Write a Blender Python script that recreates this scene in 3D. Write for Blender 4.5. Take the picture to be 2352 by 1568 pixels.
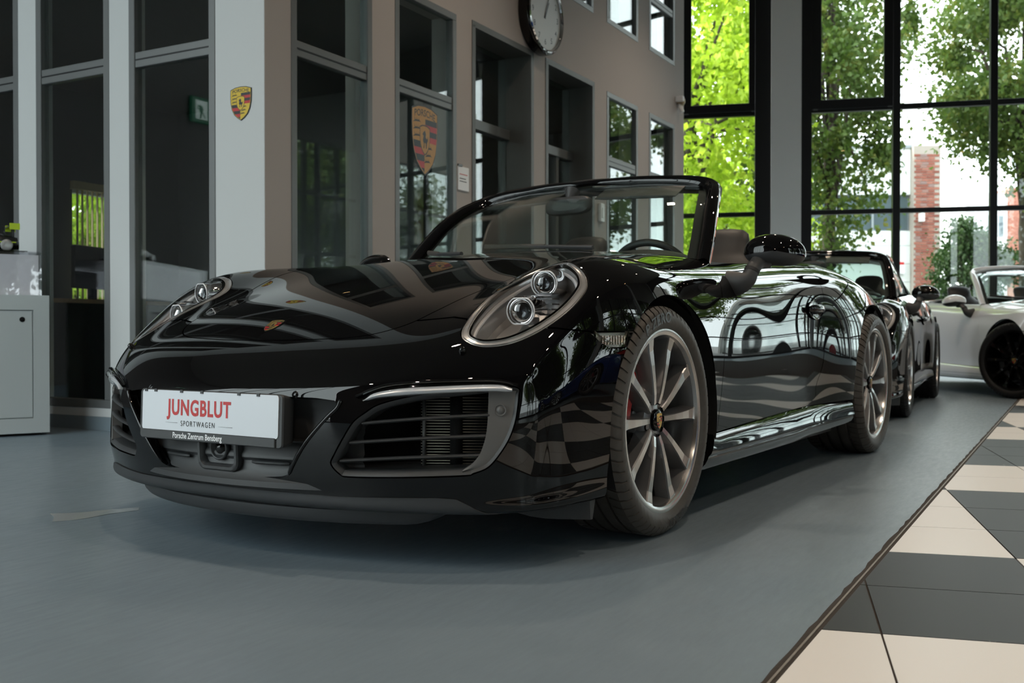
import bpy, bmesh, math, random
import numpy as np
from mathutils import Vector, Matrix, Euler

# ---------------------------------------------------------------- scene, camera, sky, sun, exposure
sc = bpy.context.scene
for o in list(bpy.data.objects):
    bpy.data.objects.remove(o, do_unlink=True)
C = sc.collection
cam_d = bpy.data.cameras.new('camera')
cam = bpy.data.objects.new('camera', cam_d)
C.objects.link(cam)
sc.camera = cam
cam_d.sensor_width = 36.0
cam_d.lens = 36.0 * 2345.0 / 2352.0
cam_d.clip_start = 0.05
cam_d.clip_end = 400
YAW, PIT = math.radians(32.52), math.radians(0.6)
fwd = Vector((-math.cos(YAW) * math.cos(PIT), -math.sin(YAW) * math.cos(PIT), -math.sin(PIT)))
cam.location = (2.783, 2.12, 0.603)
cam.rotation_euler = fwd.to_track_quat('-Z', 'Y').to_euler()
cam_d.dof.use_dof = True
cam_d.dof.focus_distance = 2.75
cam_d.dof.aperture_fstop = 6.3

world = bpy.data.worlds.new('overcast_sky')
sc.world = world
world.use_nodes = True
wn = world.node_tree
bg = wn.nodes['Background']
bg.inputs['Color'].default_value = (0.93, 0.97, 1.0, 1)
bg.inputs['Strength'].default_value = 2.6

sun_d = bpy.data.lights.new('sun', 'SUN')
sun_d.energy = 4.0
sun_d.angle = math.radians(6)
sun_d.color = (1.0, 0.95, 0.84)
sun = bpy.data.objects.new('sun', sun_d)
C.objects.link(sun)
sun.rotation_euler = Vector((-0.25, 0.75, -0.60)).to_track_quat('-Z', 'Y').to_euler()

sc.view_settings.view_transform = 'Standard'
sc.view_settings.look = 'None'
sc.view_settings.gamma = 1.0
sc.view_settings.use_curve_mapping = False
sc.view_settings.exposure = 1.17
sc.cycles.max_bounces = 10
sc.cycles.diffuse_bounces = 4
sc.cycles.glossy_bounces = 6
sc.cycles.transmission_bounces = 8
sc.cycles.transparent_max_bounces = 24
sc.cycles.sample_clamp_indirect = 6.0
sc.cycles.caustics_reflective = False
sc.cycles.caustics_refractive = False
# ---------------------------------------------------------------- helpers
MATS = {}


def node_mat(name):
    m = bpy.data.materials.new(name)
    m.use_nodes = True
    MATS[name] = m
    nt = m.node_tree
    return m, nt, nt.nodes['Principled BSDF'], nt.nodes['Material Output']


def pbr(name, col, rough=0.5, metal=0.0, spec=0.5, coat=0.0, coat_rough=0.03, emit=None, emit_s=0.0,
        noise=0.0, nscale=20.0, bump=0.0, bscale=200.0, rough_var=0.0, alpha=None, aniso=0.0):
    m, nt, b, out = node_mat(name)
    b.inputs['Base Color'].default_value = (*col, 1)
    b.inputs['Roughness'].default_value = rough
    b.inputs['Metallic'].default_value = metal
    b.inputs['Specular IOR Level'].default_value = spec
    b.inputs['Coat Weight'].default_value = coat
    b.inputs['Coat Roughness'].default_value = coat_rough
    if emit:
        b.inputs['Emission Color'].default_value = (*emit, 1)
        b.inputs['Emission Strength'].default_value = emit_s
    tc = None
    if noise or bump or rough_var:
        tc = nt.nodes.new('ShaderNodeTexCoord')
    if noise:
        n = nt.nodes.new('ShaderNodeTexNoise')
        n.inputs['Scale'].default_value = nscale
        n.inputs['Detail'].default_value = 6
        nt.links.new(tc.outputs['Object'], n.inputs['Vector'])
        mx = nt.nodes.new('ShaderNodeMix')
        mx.data_type = 'RGBA'
        mx.inputs['A'].default_value = (*[c * (1 - noise) for c in col], 1)
        mx.inputs['B'].default_value = (*[min(1, c * (1 + noise)) for c in col], 1)
        nt.links.new(n.outputs['Fac'], mx.inputs['Factor'])
        nt.links.new(mx.outputs['Result'], b.inputs['Base Color'])
    if rough_var:
        n = nt.nodes.new('ShaderNodeTexNoise')
        n.inputs['Scale'].default_value = nscale * 0.6
        n.inputs['Detail'].default_value = 4
        nt.links.new(tc.outputs['Object'], n.inputs['Vector'])
        mr = nt.nodes.new('ShaderNodeMapRange')
        mr.inputs['To Min'].default_value = max(0, rough - rough_var)
        mr.inputs['To Max'].default_value = rough + rough_var
        nt.links.new(n.outputs['Fac'], mr.inputs['Value'])
        nt.links.new(mr.outputs['Result'], b.inputs['Roughness'])
    if bump:
        n = nt.nodes.new('ShaderNodeTexNoise')
        n.inputs['Scale'].default_value = bscale
        n.inputs['Detail'].default_value = 3
        nt.links.new(tc.outputs['Object'], n.inputs['Vector'])
        bp = nt.nodes.new('ShaderNodeBump')
        bp.inputs['Strength'].default_value = bump
        bp.inputs['Distance'].default_value = 0.002
        nt.links.new(n.outputs['Fac'], bp.inputs['Height'])
        nt.links.new(bp.outputs['Normal'], b.inputs['Normal'])
    return m


def thin_glass(name, tint=(0.9, 0.95, 0.93), ior=1.5, rough=0.0, refl=1.0):
    m = bpy.data.materials.new(name)
    m.use_nodes = True
    MATS[name] = m
    nt = m.node_tree
    nt.nodes.remove(nt.nodes['Principled BSDF'])
    out = nt.nodes['Material Output']
    tr = nt.nodes.new('ShaderNodeBsdfTransparent')
    tr.inputs['Color'].default_value = (*tint, 1)
    gl = nt.nodes.new('ShaderNodeBsdfGlossy')
    gl.inputs['Roughness'].default_value = rough
    gl.inputs['Color'].default_value = (refl, refl, refl, 1)
    fr = nt.nodes.new('ShaderNodeFresnel')
    ge = nt.nodes.new('ShaderNodeNewGeometry')
    mr = nt.nodes.new('ShaderNodeMapRange')
    mr.inputs['To Min'].default_value = ior
    mr.inputs['To Max'].default_value = 1.0 / ior
    nt.links.new(ge.outputs['Backfacing'], mr.inputs['Value'])
    nt.links.new(mr.outputs['Result'], fr.inputs['IOR'])
    mx = nt.nodes.new('ShaderNodeMixShader')
    nt.links.new(fr.outputs['Fac'], mx.inputs['Fac'])
    nt.links.new(tr.outputs['BSDF'], mx.inputs[1])
    nt.links.new(gl.outputs['BSDF'], mx.inputs[2])
    nt.links.new(mx.outputs['Shader'], out.inputs['Surface'])
    return m


def mat(m):
    return MATS[m] if isinstance(m, str) else m


def tag(o, label=None, cat=None, group=None, kind=None):
    if label:
        o['label'] = label
    if cat:
        o['category'] = cat
    if group:
        o['group'] = group
    if kind:
        o['kind'] = kind
    return o


def empty(name, loc=(0, 0, 0), rz=0.0, label=None, cat=None, group=None, kind=None):
    o = bpy.data.objects.new(name, None)
    C.objects.link(o)
    o.location = loc
    o.rotation_euler = (0, 0, rz)
    o.empty_display_size = 0.1
    return tag(o, label, cat, group, kind)


def link(name, me, parent=None, m=None):
    o = bpy.data.objects.new(name, me)
    C.objects.link(o)
    if parent is not None:
        o.parent = parent
    if m is not None:
        ms = m if isinstance(m, (list, tuple)) else [m]
        if len(me.materials) == 0:
            for x in ms:
                me.materials.append(mat(x))
    return o


class MB:
    """collects vertices and faces of one mesh"""

    def __init__(self):
        self.v = []
        self.f = []
        self.mi = []
        self.sm = []

    def add(self, vs, fs, mi=0, smooth=False):
        b = len(self.v)
        self.v += [tuple(p) for p in vs]
        for f in fs:
            self.f.append(tuple(b + i for i in f))
            self.mi.append(mi)
            self.sm.append(smooth)
        return self

    def box(self, lo, hi, mi=0, M=None, bev=0.0):
        x0, y0, z0 = lo
        x1, y1, z1 = hi
        if bev > 0:
            b = bev
            vs, fs = [], []
            idx = {}
            for ix, x in ((0, x0), (1, x1)):
                for iy, y in ((0, y0), (1, y1)):
                    for iz, z in ((0, z0), (1, z1)):
                        sx, sy, sz = (1 if ix == 0 else -1), (1 if iy == 0 else -1), (1 if iz == 0 else -1)
                        for a in range(3):
                            p = [x + sx * b, y + sy * b, z + sz * b]
                            p[a] = (x, y, z)[a]
                            idx[ix, iy, iz, a] = len(vs)
                            vs.append(p)
            def fc(*k):
                fs.append(tuple(idx[q] for q in k))
            for a in range(3):
                o1, o2 = (a + 1) % 3, (a + 2) % 3
                for s in (0, 1):
                    ks = []
                    for u, w in ((0, 0), (1, 0), (1, 1), (0, 1)):
                        c = [0, 0, 0]
                        c[a] = s
                        c[o1] = u
                        c[o2] = w
                        ks.append((*c, a))
                    fc(*(ks if s else ks[::-1]))
                for u in (0, 1):
                    for w in (0, 1):
                        c0 = [0, 0, 0]
                        c0[o1] = u
                        c0[o2] = w
                        c1 = list(c0)
                        c1[a] = 1
                        q = [(*c0, o1), (*c1, o1), (*c1, o2), (*c0, o2)]
                        fc(*(q if (u ^ w) == 0 else q[::-1]))
            for ix in (0, 1):
                for iy in (0, 1):
                    for iz in (0, 1):
                        q = [(ix, iy, iz, 0), (ix, iy, iz, 1), (ix, iy, iz, 2)]
                        fc(*(q if (ix + iy + iz) % 2 else q[::-1]))
        else:
            vs = [(x0, y0, z0), (x1, y0, z0), (x1, y1, z0), (x0, y1, z0), (x0, y0, z1), (x1, y0, z1), (x1, y1, z1), (x0, y1, z1)]
            fs = [(0, 3, 2, 1), (4, 5, 6, 7), (0, 1, 5, 4), (1, 2, 6, 5), (2, 3, 7, 6), (3, 0, 4, 7)]
        if M is not None:
            vs = [M @ Vector(p) for p in vs]
        return self.add(vs, fs, mi)

    def loft(self, rings, close=True, cap=True, mi=0, smooth=True, loop=False):
        n = len(rings[0])
        vs = [p for r in rings for p in r]
        fs = []
        m = len(rings)
        for i in range(m if loop else m - 1):
            i2 = (i + 1) % m
            for j in range(n if close else n - 1):
                j2 = (j + 1) % n
                fs.append((i * n + j, i * n + j2, i2 * n + j2, i2 * n + j))
        self.add(vs, fs, mi, smooth)
        if cap and close and not loop:
            self.add(rings[0], [tuple(range(n))[::-1]], mi)
            self.add(rings[-1], [tuple(range(n))], mi)
        return self

    def tube(self, path, rad, n=10, mi=0, cap=True, loop=False, up=(0, 0, 1)):
        P = [Vector(p) for p in path]
        m = len(P)
        rings = []
        rad = rad if isinstance(rad, (list, tuple)) else [rad] * m
        for i in range(m):
            if loop:
                t = P[(i + 1) % m] - P[i - 1]
            else:
                t = P[min(i + 1, m - 1)] - P[max(i - 1, 0)]
            t.normalize()
            a = t.cross(Vector(up))
            if a.length < 1e-4:
                a = t.cross(Vector((1, 0, 0)))
            a.normalize()
            b = a.cross(t)
            r = rad[i]
            ra, rb = r if isinstance(r, (tuple, list)) else (r, r)
            rings.append([P[i] + a * (ra * math.cos(k * 2 * math.pi / n)) + b * (rb * math.sin(k * 2 * math.pi / n)) for k in range(n)])
        return self.loft(rings, True, cap, mi, True, loop)

    def lathe(self, prof, n=48, axis='Y', center=(0, 0, 0), mi=0, smooth=True, closed=False):
        """prof: list of (r, h)"""
        rings = []
        cx, cy, cz = center
        for r, h in prof:
            ring = []
            for k in range(n):
                a = 2 * math.pi * k / n
                c, s = r * math.cos(a), r * math.sin(a)
                if axis == 'Y':
                    ring.append((cx + s, cy + h, cz + c))
                elif axis == 'Z':
                    ring.append((cx + c, cy + s, cz + h))
                else:
                    ring.append((cx + h, cy + c, cz + s))
            rings.append(ring)
        return self.loft(rings, True, False, mi, smooth, closed)

    def prism(self, poly, d0, d1, M=None, mi=0, side_mi=None, smooth=False):
        """poly in local xy, extruded along z d0..d1"""
        n = len(poly)
        a = [(p[0], p[1], d0) for p in poly]
        b = [(p[0], p[1], d1) for p in poly]
        if M is not None:
            a = [M @ Vector(p) for p in a]
            b = [M @ Vector(p) for p in b]
        self.add(a, [tuple(range(n))[::-1]], mi)
        self.add(b, [tuple(range(n))], mi)
        self.add(a + b, [(i, (i + 1) % n, n + (i + 1) % n, n + i) for i in range(n)], mi if side_mi is None else side_mi, smooth)
        return self

    def mesh(self, name, recalc=True, auto=None):
        me = bpy.data.meshes.new(name)
        me.from_pydata(self.v, [], self.f)
        me.polygons.foreach_set('material_index', self.mi)
        me.polygons.foreach_set('use_smooth', self.sm)
        if recalc:
            bm = bmesh.new()
            bm.from_mesh(me)
            bmesh.ops.remove_doubles(bm, verts=bm.verts, dist=1e-5)
            bmesh.ops.recalc_face_normals(bm, faces=bm.faces)
            if auto is not None:
                for e in bm.edges:
                    if len(e.link_faces) == 2 and e.calc_face_angle(0) > auto:
                        e.smooth = False
            bm.to_mesh(me)
            bm.free()
        me.update()
        return me

    def build(self, name, m, parent=None, recalc=True, auto=math.radians(40)):
        return link(name, self.mesh(name, recalc, auto), parent, m)


def spline_pts(pts, n, closed=False):
    """Catmull-Rom through points, n samples per span"""
    P = [np.array(p, float) for p in pts]
    m = len(P)
    out = []
    for i in range(m if closed else m - 1):
        p1, p2 = P[i], P[(i + 1) % m]
        p0 = P[i - 1] if (closed or i > 0) else 2 * p1 - p2
        p3 = P[(i + 2) % m] if (closed or i + 2 < m) else 2 * p2 - p1
        for k in range(n):
            t = k / n
            out.append(0.5 * ((2 * p1) + (-p0 + p2) * t + (2 * p0 - 5 * p1 + 4 * p2 - p3) * t * t + (-p0 + 3 * p1 - 3 * p2 + p3) * t ** 3))
    if not closed:
        out.append(P[-1])
    return np.array(out)


def resample(pts, n, closed=False):
    P = np.array(pts, float)
    if closed:
        P = np.vstack([P, P[:1]])
    d = np.r_[0, np.cumsum(np.linalg.norm(np.diff(P, axis=0), axis=1))]
    q = np.linspace(0, d[-1], n + 1 if closed else n)
    out = np.stack([np.interp(q, d, P[:, k]) for k in range(P.shape[1])], 1)
    return out[:-1] if closed else out


def text_geo(body, size=1.0, offset=0.0, xscale=1.0, align='CENTER', spacing=1.0, res=3):
    """flat triangulated lettering in the xy plane"""
    cu = bpy.data.curves.new('lettering', 'FONT')
    cu.body = body
    cu.size = size
    cu.offset = offset
    cu.align_x = align
    cu.align_y = 'CENTER'
    cu.space_character = spacing
    cu.resolution_u = res
    ob = bpy.data.objects.new('lettering', cu)
    C.objects.link(ob)
    dg = bpy.context.evaluated_depsgraph_get()
    me = ob.evaluated_get(dg).to_mesh()
    vs = [(v.co.x * xscale, v.co.y) for v in me.vertices]
    fs = [tuple(p.vertices) for p in me.polygons]
    ob.evaluated_get(dg).to_mesh_clear()
    bpy.data.objects.remove(ob)
    bpy.data.curves.remove(cu)
    return vs, fs


def copy_tree(o, parent=None, name=None):
    c = o.copy()
    C.objects.link(c)
    c.parent = parent
    if parent is not None:
        c.matrix_parent_inverse = o.matrix_parent_inverse.copy()
    for ch in o.children:
        copy_tree(ch, c)
    return c


def frame(origin, zdir, xdir=(0, 0, 1)):
    """matrix whose local z is zdir and local y is as close as possible to xdir"""
    z = Vector(zdir).normalized()
    up = Vector(xdir)
    x = up.cross(z)
    x.normalize()
    y = z.cross(x)
    M = Matrix((x, y, z)).transposed().to_4x4()
    M.translation = Vector(origin)
    return M


def clip_poly_early(poly, a, b, c):
    """part of a polygon where a x + b y <= c"""
    out = []
    n = len(poly)
    for i in range(n):
        p, q = poly[i], poly[(i + 1) % n]
        dp, dq = a * p[0] + b * p[1] - c, a * q[0] + b * q[1] - c
        if dp <= 0:
            out.append(p)
        if dp * dq < 0:
            t = dp / (dp - dq)
            out.append((p[0] + (q[0] - p[0]) * t, p[1] + (q[1] - p[1]) * t))
    return out
pbr('black_paint', (.0030, .0030, .0035), .1, 0, .0, 1.0, .0)
pbr('grey_paint', (.74, .77, .80), .22, .05, .5, 1.0, .01)
pbr('red_paint', (.55, .008, .008), .2, 0, .5, 1.0, .01)
pbr('blue_paint', (.01, .05, .26), .2, .1, .5, 1.0, .01)
pbr('satin_plastic', (.038, .039, .041), .45, 0, .5, bump=.15, bscale=900)
pbr('matt_plastic', (.012, .012, .013), .6, 0, .4, bump=.2, bscale=900)
pbr('dark_void', (.004, .004, .004), .8, 0, .2)
pbr('gloss_black', (.004, .004, .004), .08, 0, .5)
pbr('rubber', (.062, .054, .047), .5, 0, .4, noise=.25, nscale=30)
pbr('rubber_letter', (.004, .004, .004), .3, 0, .5)
pbr('rim_grey', (.24, .24, .25), .3, .8, .5, coat=.6)
pbr('rim_bright', (.62, .61, .60), .22, 1.0, .5, noise=.06, nscale=6)
pbr('chrome', (.85, .85, .86), .06, 1.0)
pbr('disc_steel', (.42, .40, .38), .32, 1.0, noise=.15, nscale=40)
pbr('red_caliper', (.45, .012, .010), .3, 0, .5, coat=.5)
pbr('lamp_grey', (.46, .46, .46), .3, .5, .5)
pbr('lamp_dark', (.03, .03, .032), .25, .2, .5)
pbr('led_white', (.80, .80, .82), .2, 0, .5, coat=.8)
pbr('gold', (.78, .52, .14), .25, .9)
pbr('leather', (.012, .012, .013), .45, 0, .5, bump=.3, bscale=500)
pbr('leather_grey', (.03, .03, .032), .5, 0, .5, bump=.3, bscale=500)
pbr('plate_white', (.72, .75, .80), .3, 0, .5)
pbr('print_red', (.55, .02, .02), .4)
pbr('print_black', (.01, .01, .012), .4)
pbr('print_white', (.85, .85, .86), .4)
pbr('crest_yellow', (.62, .42, .02), .35)
pbr('crest_red', (.45, .012, .012), .35)
pbr('crest_black', (.008, .008, .008), .35)
pbr('radiator', (.10, .10, .10), .45, .5)
pbr('radiator_fin', (.42, .38, .30), .4, .7)
pbr('carpet', (.01, .01, .011), .9)
pbr('amber', (.75, .32, .05), .3)
thin_glass('windscreen_glass', (.90, .95, .93), 1.5)
thin_glass('lens_glass', (.985, .985, .99), 1.45)
thin_glass('window_glass', (.86, .90, .89), 1.52)
m_, nt_, b_, o_ = node_mat('projector_glass')
b_.inputs['Base Color'].default_value = (.9, .95, 1, 1)
b_.inputs['Transmission Weight'].default_value = 1.0
b_.inputs['Roughness'].default_value = .02
b_.inputs['IOR'].default_value = 1.5
pbr('lamp_ring', (.42, .42, .42), .25, .4, .5, coat=1.0)  # grey stands in for the reflection over a body-coloured ring
pbr('led_guide', (.80, .81, .83), .25, .3, .5, coat=.6)
pbr('marker_base', (.45, .43, .40), .3, .6, .5)
pbr('marker_bulb', (.75, .70, .62), .2, .8, .5)
pbr('intake_grey', (.12, .116, .112), .45, 0, .5, bump=.1, bscale=900)
# ---------------------------------------------------------------- the showroom
# room frame: a runs along the office wall towards the front, t across the hall, origin at the office corner
RC = Vector((-1.17588, -1.99561, 0.0))
RA = math.atan2(.06000326, .99819818)
RM = Matrix.Translation(RC) @ Matrix.Rotation(RA, 4, 'Z')
pbr('wall_paint_dim', (.44, .40, .375), .75, 0, .3, noise=.02, nscale=3)  # same paint as the pillar; weaker warm light is put into the colour
pbr('wall_dark', (.10, .09, .085), .7)
pbr('column_paint', (.80, .78, .76), .6)
pbr('wall_paint_lit', (.54, .55, .55), .6, 0, .3, noise=.02, nscale=3)  # same paint as the right wall, paler and cooler to imitate front daylight
pbr('frame_grey', (.16, .165, .165), .4, .3, .5)
pbr('reveal_grey', (.11, .115, .11), .5, .1, .5)
pbr('mullion_white', (.60, .62, .65), .35, .1, .5)
pbr('frame_black', (.008, .008, .009), .4, 0, .4)
pbr('ceiling_paint', (.24, .22, .20), .8)
pbr('skirting_grey', (.17, .21, .24), .4)
pbr('office_wall', (.10, .10, .10), .8)
pbr('office_carpet', (.03, .03, .03), .95)
pbr('white_laminate', (.48, .52, .53), .3, 0, .5)
pbr('wood', (.36, .20, .10), .45, noise=.25, nscale=14)

# floor paint: blue-grey epoxy, a little uneven in gloss
m_, nt_, b_, o_ = node_mat('epoxy_floor')
tc_ = nt_.nodes.new('ShaderNodeTexCoord')
def _noise(scale, detail, rough=.6, stretch=(1, 1, 1)):
    mp = nt_.nodes.new('ShaderNodeMapping')
    mp.inputs['Scale'].default_value = stretch
    nt_.links.new(tc_.outputs['Object'], mp.inputs['Vector'])
    n = nt_.nodes.new('ShaderNodeTexNoise')
    n.inputs['Scale'].default_value = scale
    n.inputs['Detail'].default_value = detail
    n.inputs['Roughness'].default_value = rough
    nt_.links.new(mp.outputs['Vector'], n.inputs['Vector'])
    return n
n1 = _noise(1.4, 5)
n2 = _noise(9, 6, .7, (1, 5, 1))
n3 = _noise(60, 2)
cr = nt_.nodes.new('ShaderNodeValToRGB')
cr.color_ramp.elements[0].position = .3
cr.color_ramp.elements[0].color = (.160, .208, .248, 1)
cr.color_ramp.elements[1].position = .7
cr.color_ramp.elements[1].color = (.192, .245, .288, 1)
nt_.links.new(n1.outputs['Fac'], cr.inputs['Fac'])
nt_.links.new(cr.outputs['Color'], b_.inputs['Base Color'])
mr_ = nt_.nodes.new('ShaderNodeMapRange')
mr_.inputs['From Min'].default_value = .35
mr_.inputs['From Max'].default_value = .65
mr_.inputs['To Min'].default_value = .30
mr_.inputs['To Max'].default_value = .40
nt_.links.new(n2.outputs['Fac'], mr_.inputs['Value'])
nt_.links.new(mr_.outputs['Result'], b_.inputs['Roughness'])
bp_ = nt_.nodes.new('ShaderNodeBump')
bp_.inputs['Strength'].default_value = .05
bp_.inputs['Distance'].default_value = .001
nt_.links.new(n3.outputs['Fac'], bp_.inputs['Height'])
nt_.links.new(bp_.outputs['Normal'], b_.inputs['Normal'])
b_.inputs['Specular IOR Level'].default_value = .45


def stone(name, base, vein, amount, rough):
    m, nt, b, o = node_mat(name)
    tc = nt.nodes.new('ShaderNodeTexCoord')
    oi = nt.nodes.new('ShaderNodeObjectInfo')
    ad = nt.nodes.new('ShaderNodeVectorMath')
    ad.operation = 'MULTIPLY_ADD'
    cm = nt.nodes.new('ShaderNodeCombineXYZ')
    for k in range(3):
        nt.links.new(oi.outputs['Random'], cm.inputs[k])
    ad.inputs[1].default_value = (37, 53, 71)
    nt.links.new(cm.outputs['Vector'], ad.inputs[0])
    nt.links.new(tc.outputs['Object'], ad.inputs[2])
    mp = nt.nodes.new('ShaderNodeMapping')
    mp.inputs['Rotation'].default_value = (0, 0, .5)
    mp.inputs['Scale'].default_value = (3.0, 11, 1)
    nt.links.new(ad.outputs['Vector'], mp.inputs['Vector'])
    n = nt.nodes.new('ShaderNodeTexNoise')
    n.inputs['Scale'].default_value = 1.3
    n.inputs['Detail'].default_value = 9
    n.inputs['Roughness'].default_value = .62
    n.inputs['Distortion'].default_value = .6
    nt.links.new(mp.outputs['Vector'], n.inputs['Vector'])
    cr = nt.nodes.new('ShaderNodeValToRGB')
    e = cr.color_ramp.elements
    e[0].position = .0
    e[0].color = (*base, 1)
    e[1].position = 1.0
    e[1].color = (*base, 1)
    k = e.new(amount - .012)
    k.color = (*base, 1)
    k = e.new(amount)
    k.color = (*vein, 1)
    k = e.new(amount + .02)
    k.color = (*base, 1)
    nt.links.new(n.outputs['Fac'], cr.inputs['Fac'])
    nt.links.new(cr.outputs['Color'], b.inputs['Base Color'])
    b.inputs['Roughness'].default_value = rough
    b.inputs['Specular IOR Level'].default_value = .3


stone('dark_stone', (.034, .035, .036), (.42, .40, .36), .685, .46)
stone('pale_stone', (.80, .77, .74), (.55, .51, .48), .70, .36)
pbr('grout', (.035, .026, .02), .9, noise=.5, nscale=60)
pbr('metal_strip', (.30, .27, .24), .5, .6, noise=.3, nscale=30)


def rbox(name, lo, hi, m, parent=None, kind='structure', bev=0.0, M=None):
    o = MB().box(lo, hi, bev=bev).build(name, m, parent)
    if parent is None:
        o.matrix_world = RM if M is None else M
        if kind:
            o['kind'] = kind
    return o


def wall_mesh(u0, u1, z0, z1, openings, d0, d1, axis):
    """solid wall with rectangular openings; axis 'a' wall runs along a (plane t), 't' wall runs along t (plane a)"""
    us = sorted({u0, u1, *[o[0] for o in openings], *[o[1] for o in openings]})
    mb = MB()
    for i in range(len(us) - 1):
        ua, ub = us[i], us[i + 1]
        mid = (ua + ub) / 2
        cuts = sorted([(o[2], o[3]) for o in openings if o[0] < mid < o[1]])
        z = z0
        segs = []
        for ca, cb in cuts:
            if ca > z:
                segs.append((z, ca))
            z = cb
        if z < z1:
            segs.append((z, z1))
        for za, zb in segs:
            if axis == 'a':
                mb.box((ua, d0, za), (ub, d1, zb))
            else:
                mb.box((d0, ua, za), (d1, ub, zb))
    return mb


def window_unit(name, u0, u1, z0, z1, transoms, depth, axis, frame_m='frame_grey', fw=.05, glass='window_glass', dep=.06, verticals=(), thin=.03, parent_kind='structure', M=None, sgn=1):
    """framed window: one frame, its transoms and one pane per light"""
    def B(ua, ub, za, zb, da, db):
        return ((ua, da, za), (ub, db, zb)) if axis == 'a' else ((da, ua, za), (db, ub, zb))
    mb = MB()
    d0, d1 = (depth - dep, depth) if sgn > 0 else (depth, depth + dep)
    for r in ((u0, u1, z0, z0 + fw), (u0, u1, z1 - fw, z1), (u0, u0 + fw, z0 + fw, z1 - fw), (u1 - fw, u1, z0 + fw, z1 - fw)):
        mb.box(*B(*r, d0, d1), bev=.003)
    f = mb.build(name, frame_m)
    f.matrix_world = RM if M is None else M
    f['kind'] = parent_kind
    zs = [z0 + fw] + [v for t in transoms for v in (t[0], t[1])] + [z1 - fw]
    for ta, tb in transoms:
        MB().box(*B(u0 + fw, u1 - fw, ta, tb, d0 + .008, d1 - .006), bev=.003).build('transom', frame_m, f)
        MB().box(*B(u0 + fw, u1 - fw, (ta + tb) / 2 - .004, (ta + tb) / 2 + .004, d0 + .004, d1 - .003)).build('transom_groove', 'frame_black', f)
    us = [u0 + fw] + [v for t in verticals for v in (t[0], t[1])] + [u1 - fw]
    for ua, ub in verticals:
        MB().box(*B(ua, ub, z0 + fw, z1 - fw, d0 + .008, d1 - .006), bev=.003).build('mullion', frame_m, f)
    dm = (d0 + d1) / 2
    for i in range(0, len(zs), 2):
        for k in range(0, len(us), 2):
            MB().box(*B(us[k] - .004, us[k + 1] + .004, zs[i] - .004, zs[i + 1] + .004, dm - .004, dm + .004)).build('pane', glass, f)
    return f


# ---- office wall towards the hall (runs to the back of the hall)
TR = (2.155, 2.245)
CH = 6.1
rw = [(-.951, -.224, .16, 2.83), (-1.937, -1.218, .16, 2.83), (-3.084, -2.189, .02, 2.83), (-4.267, -3.359, .02, 2.83), (-5.334, -4.59, .16, 2.83), (-6.388, -5.661, .16, 2.83)]
rup = [(-3.084, -2.189, 3.49, 4.75), (-4.267, -3.359, 3.49, 4.75), (-5.334, -4.59, 3.49, 4.75), (-6.388, -5.661, 3.49, 4.75)]
w = wall_mesh(-6.70, -.002, 0, CH, rw + rup, -.20, 0.0, 'a').build('wall_right', 'wall_paint_dim')
w.matrix_world = RM
w['kind'] = 'structure'
nwin = 1
for i, (u0, u1, z0, z1) in enumerate(rw):
    if i in (2, 3):
        # deep grey lining with a glass door set back
        mb = MB()
        for r in (((u0 - .03, -.30, z0), (u0 + .015, .006, z1)), ((u1 - .015, -.30, z0), (u1 + .03, .006, z1)), ((u0 - .03, -.30, z1 - .015), (u1 + .03, .006, z1 + .03))):
            mb.box(*r)
        f = mb.build('door_%d' % (i - 1), 'reveal_grey')
        f.matrix_world = RM
        f['kind'] = 'structure'
        MB().box((u0 + .015, -.27, 2.15), (u1 - .015, -.19, 2.23), bev=.004).build('transom', 'frame_grey', f)
        MB().box((u0 + .015, -.232, 2.23), (u1 - .015, -.224, z1 - .015)).build('pane', 'window_glass', f)
        um = u0 + .09 if i == 2 else u0 + .30
        MB().box((u0 + .015, -.232, z0), (um, -.224, 2.15)).build('pane', 'window_glass', f)
        MB().box((um + .006, -.232, z0 + .01), (u1 - .015, -.224, 2.14)).build('pane', 'window_glass', f)
        if i == 3:
            MB().box((um - .02, -.25, z0), (um + .03, -.205, 2.15)).build('door_post', 'reveal_grey', f)
        mb = MB()
        hx = u0 + .16 if i == 2 else u1 - .14
        mb.lathe([(.0001, .052), (.030, .050), (.036, .040), (.030, .022), (.016, .016), (.016, 0)], 24, 'Y', (hx, -.224, 1.62))
        mb.box((hx - .05, -.24, 1.57), (hx - .015, -.215, 1.67))
        mb.build('door_knob', 'chrome', f)
    else:
        window_unit('window_%d' % nwin, u0 - .012, u1 + .012, z0 - .012, z1 + .012, [TR], .004, 'a')
        nwin += 1
for i, (u0, u1, z0, z1) in enumerate(rup):
    window_unit('window_%d' % nwin, u0 - .012, u1 + .012, z0 - .012, z1 + .012, [(3.99, 4.07)], .004, 'a')
    nwin += 1
# ---- office wall on the left side (faces the front of the hall)
lw = [(-1.05, -.375, .164, 4.4), (-1.90, -1.245, .164, 4.4), (-2.75, -2.10, .164, 4.4), (-3.6, -2.95, .164, 4.4)]
w = wall_mesh(-6.0, -.002, 0, CH, lw, -.11, 0.0, 't').build('wall_left', 'wall_paint_lit')
w.matrix_world = RM
w['kind'] = 'structure'
for (u0, u1, z0, z1) in lw:
    window_unit('window_%d' % nwin, u0 - .012, u1 + .012, z0 - .03, z1 + .012, [TR], .004, 't')
    nwin += 1
rbox('baseboard_left', (0, -6.0, 0), (.012, 0.012, .082), 'skirting_grey')
rbox('baseboard_right', (-6.68, 0, 0), (0.012, .012, .082), 'skirting_grey')
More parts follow.
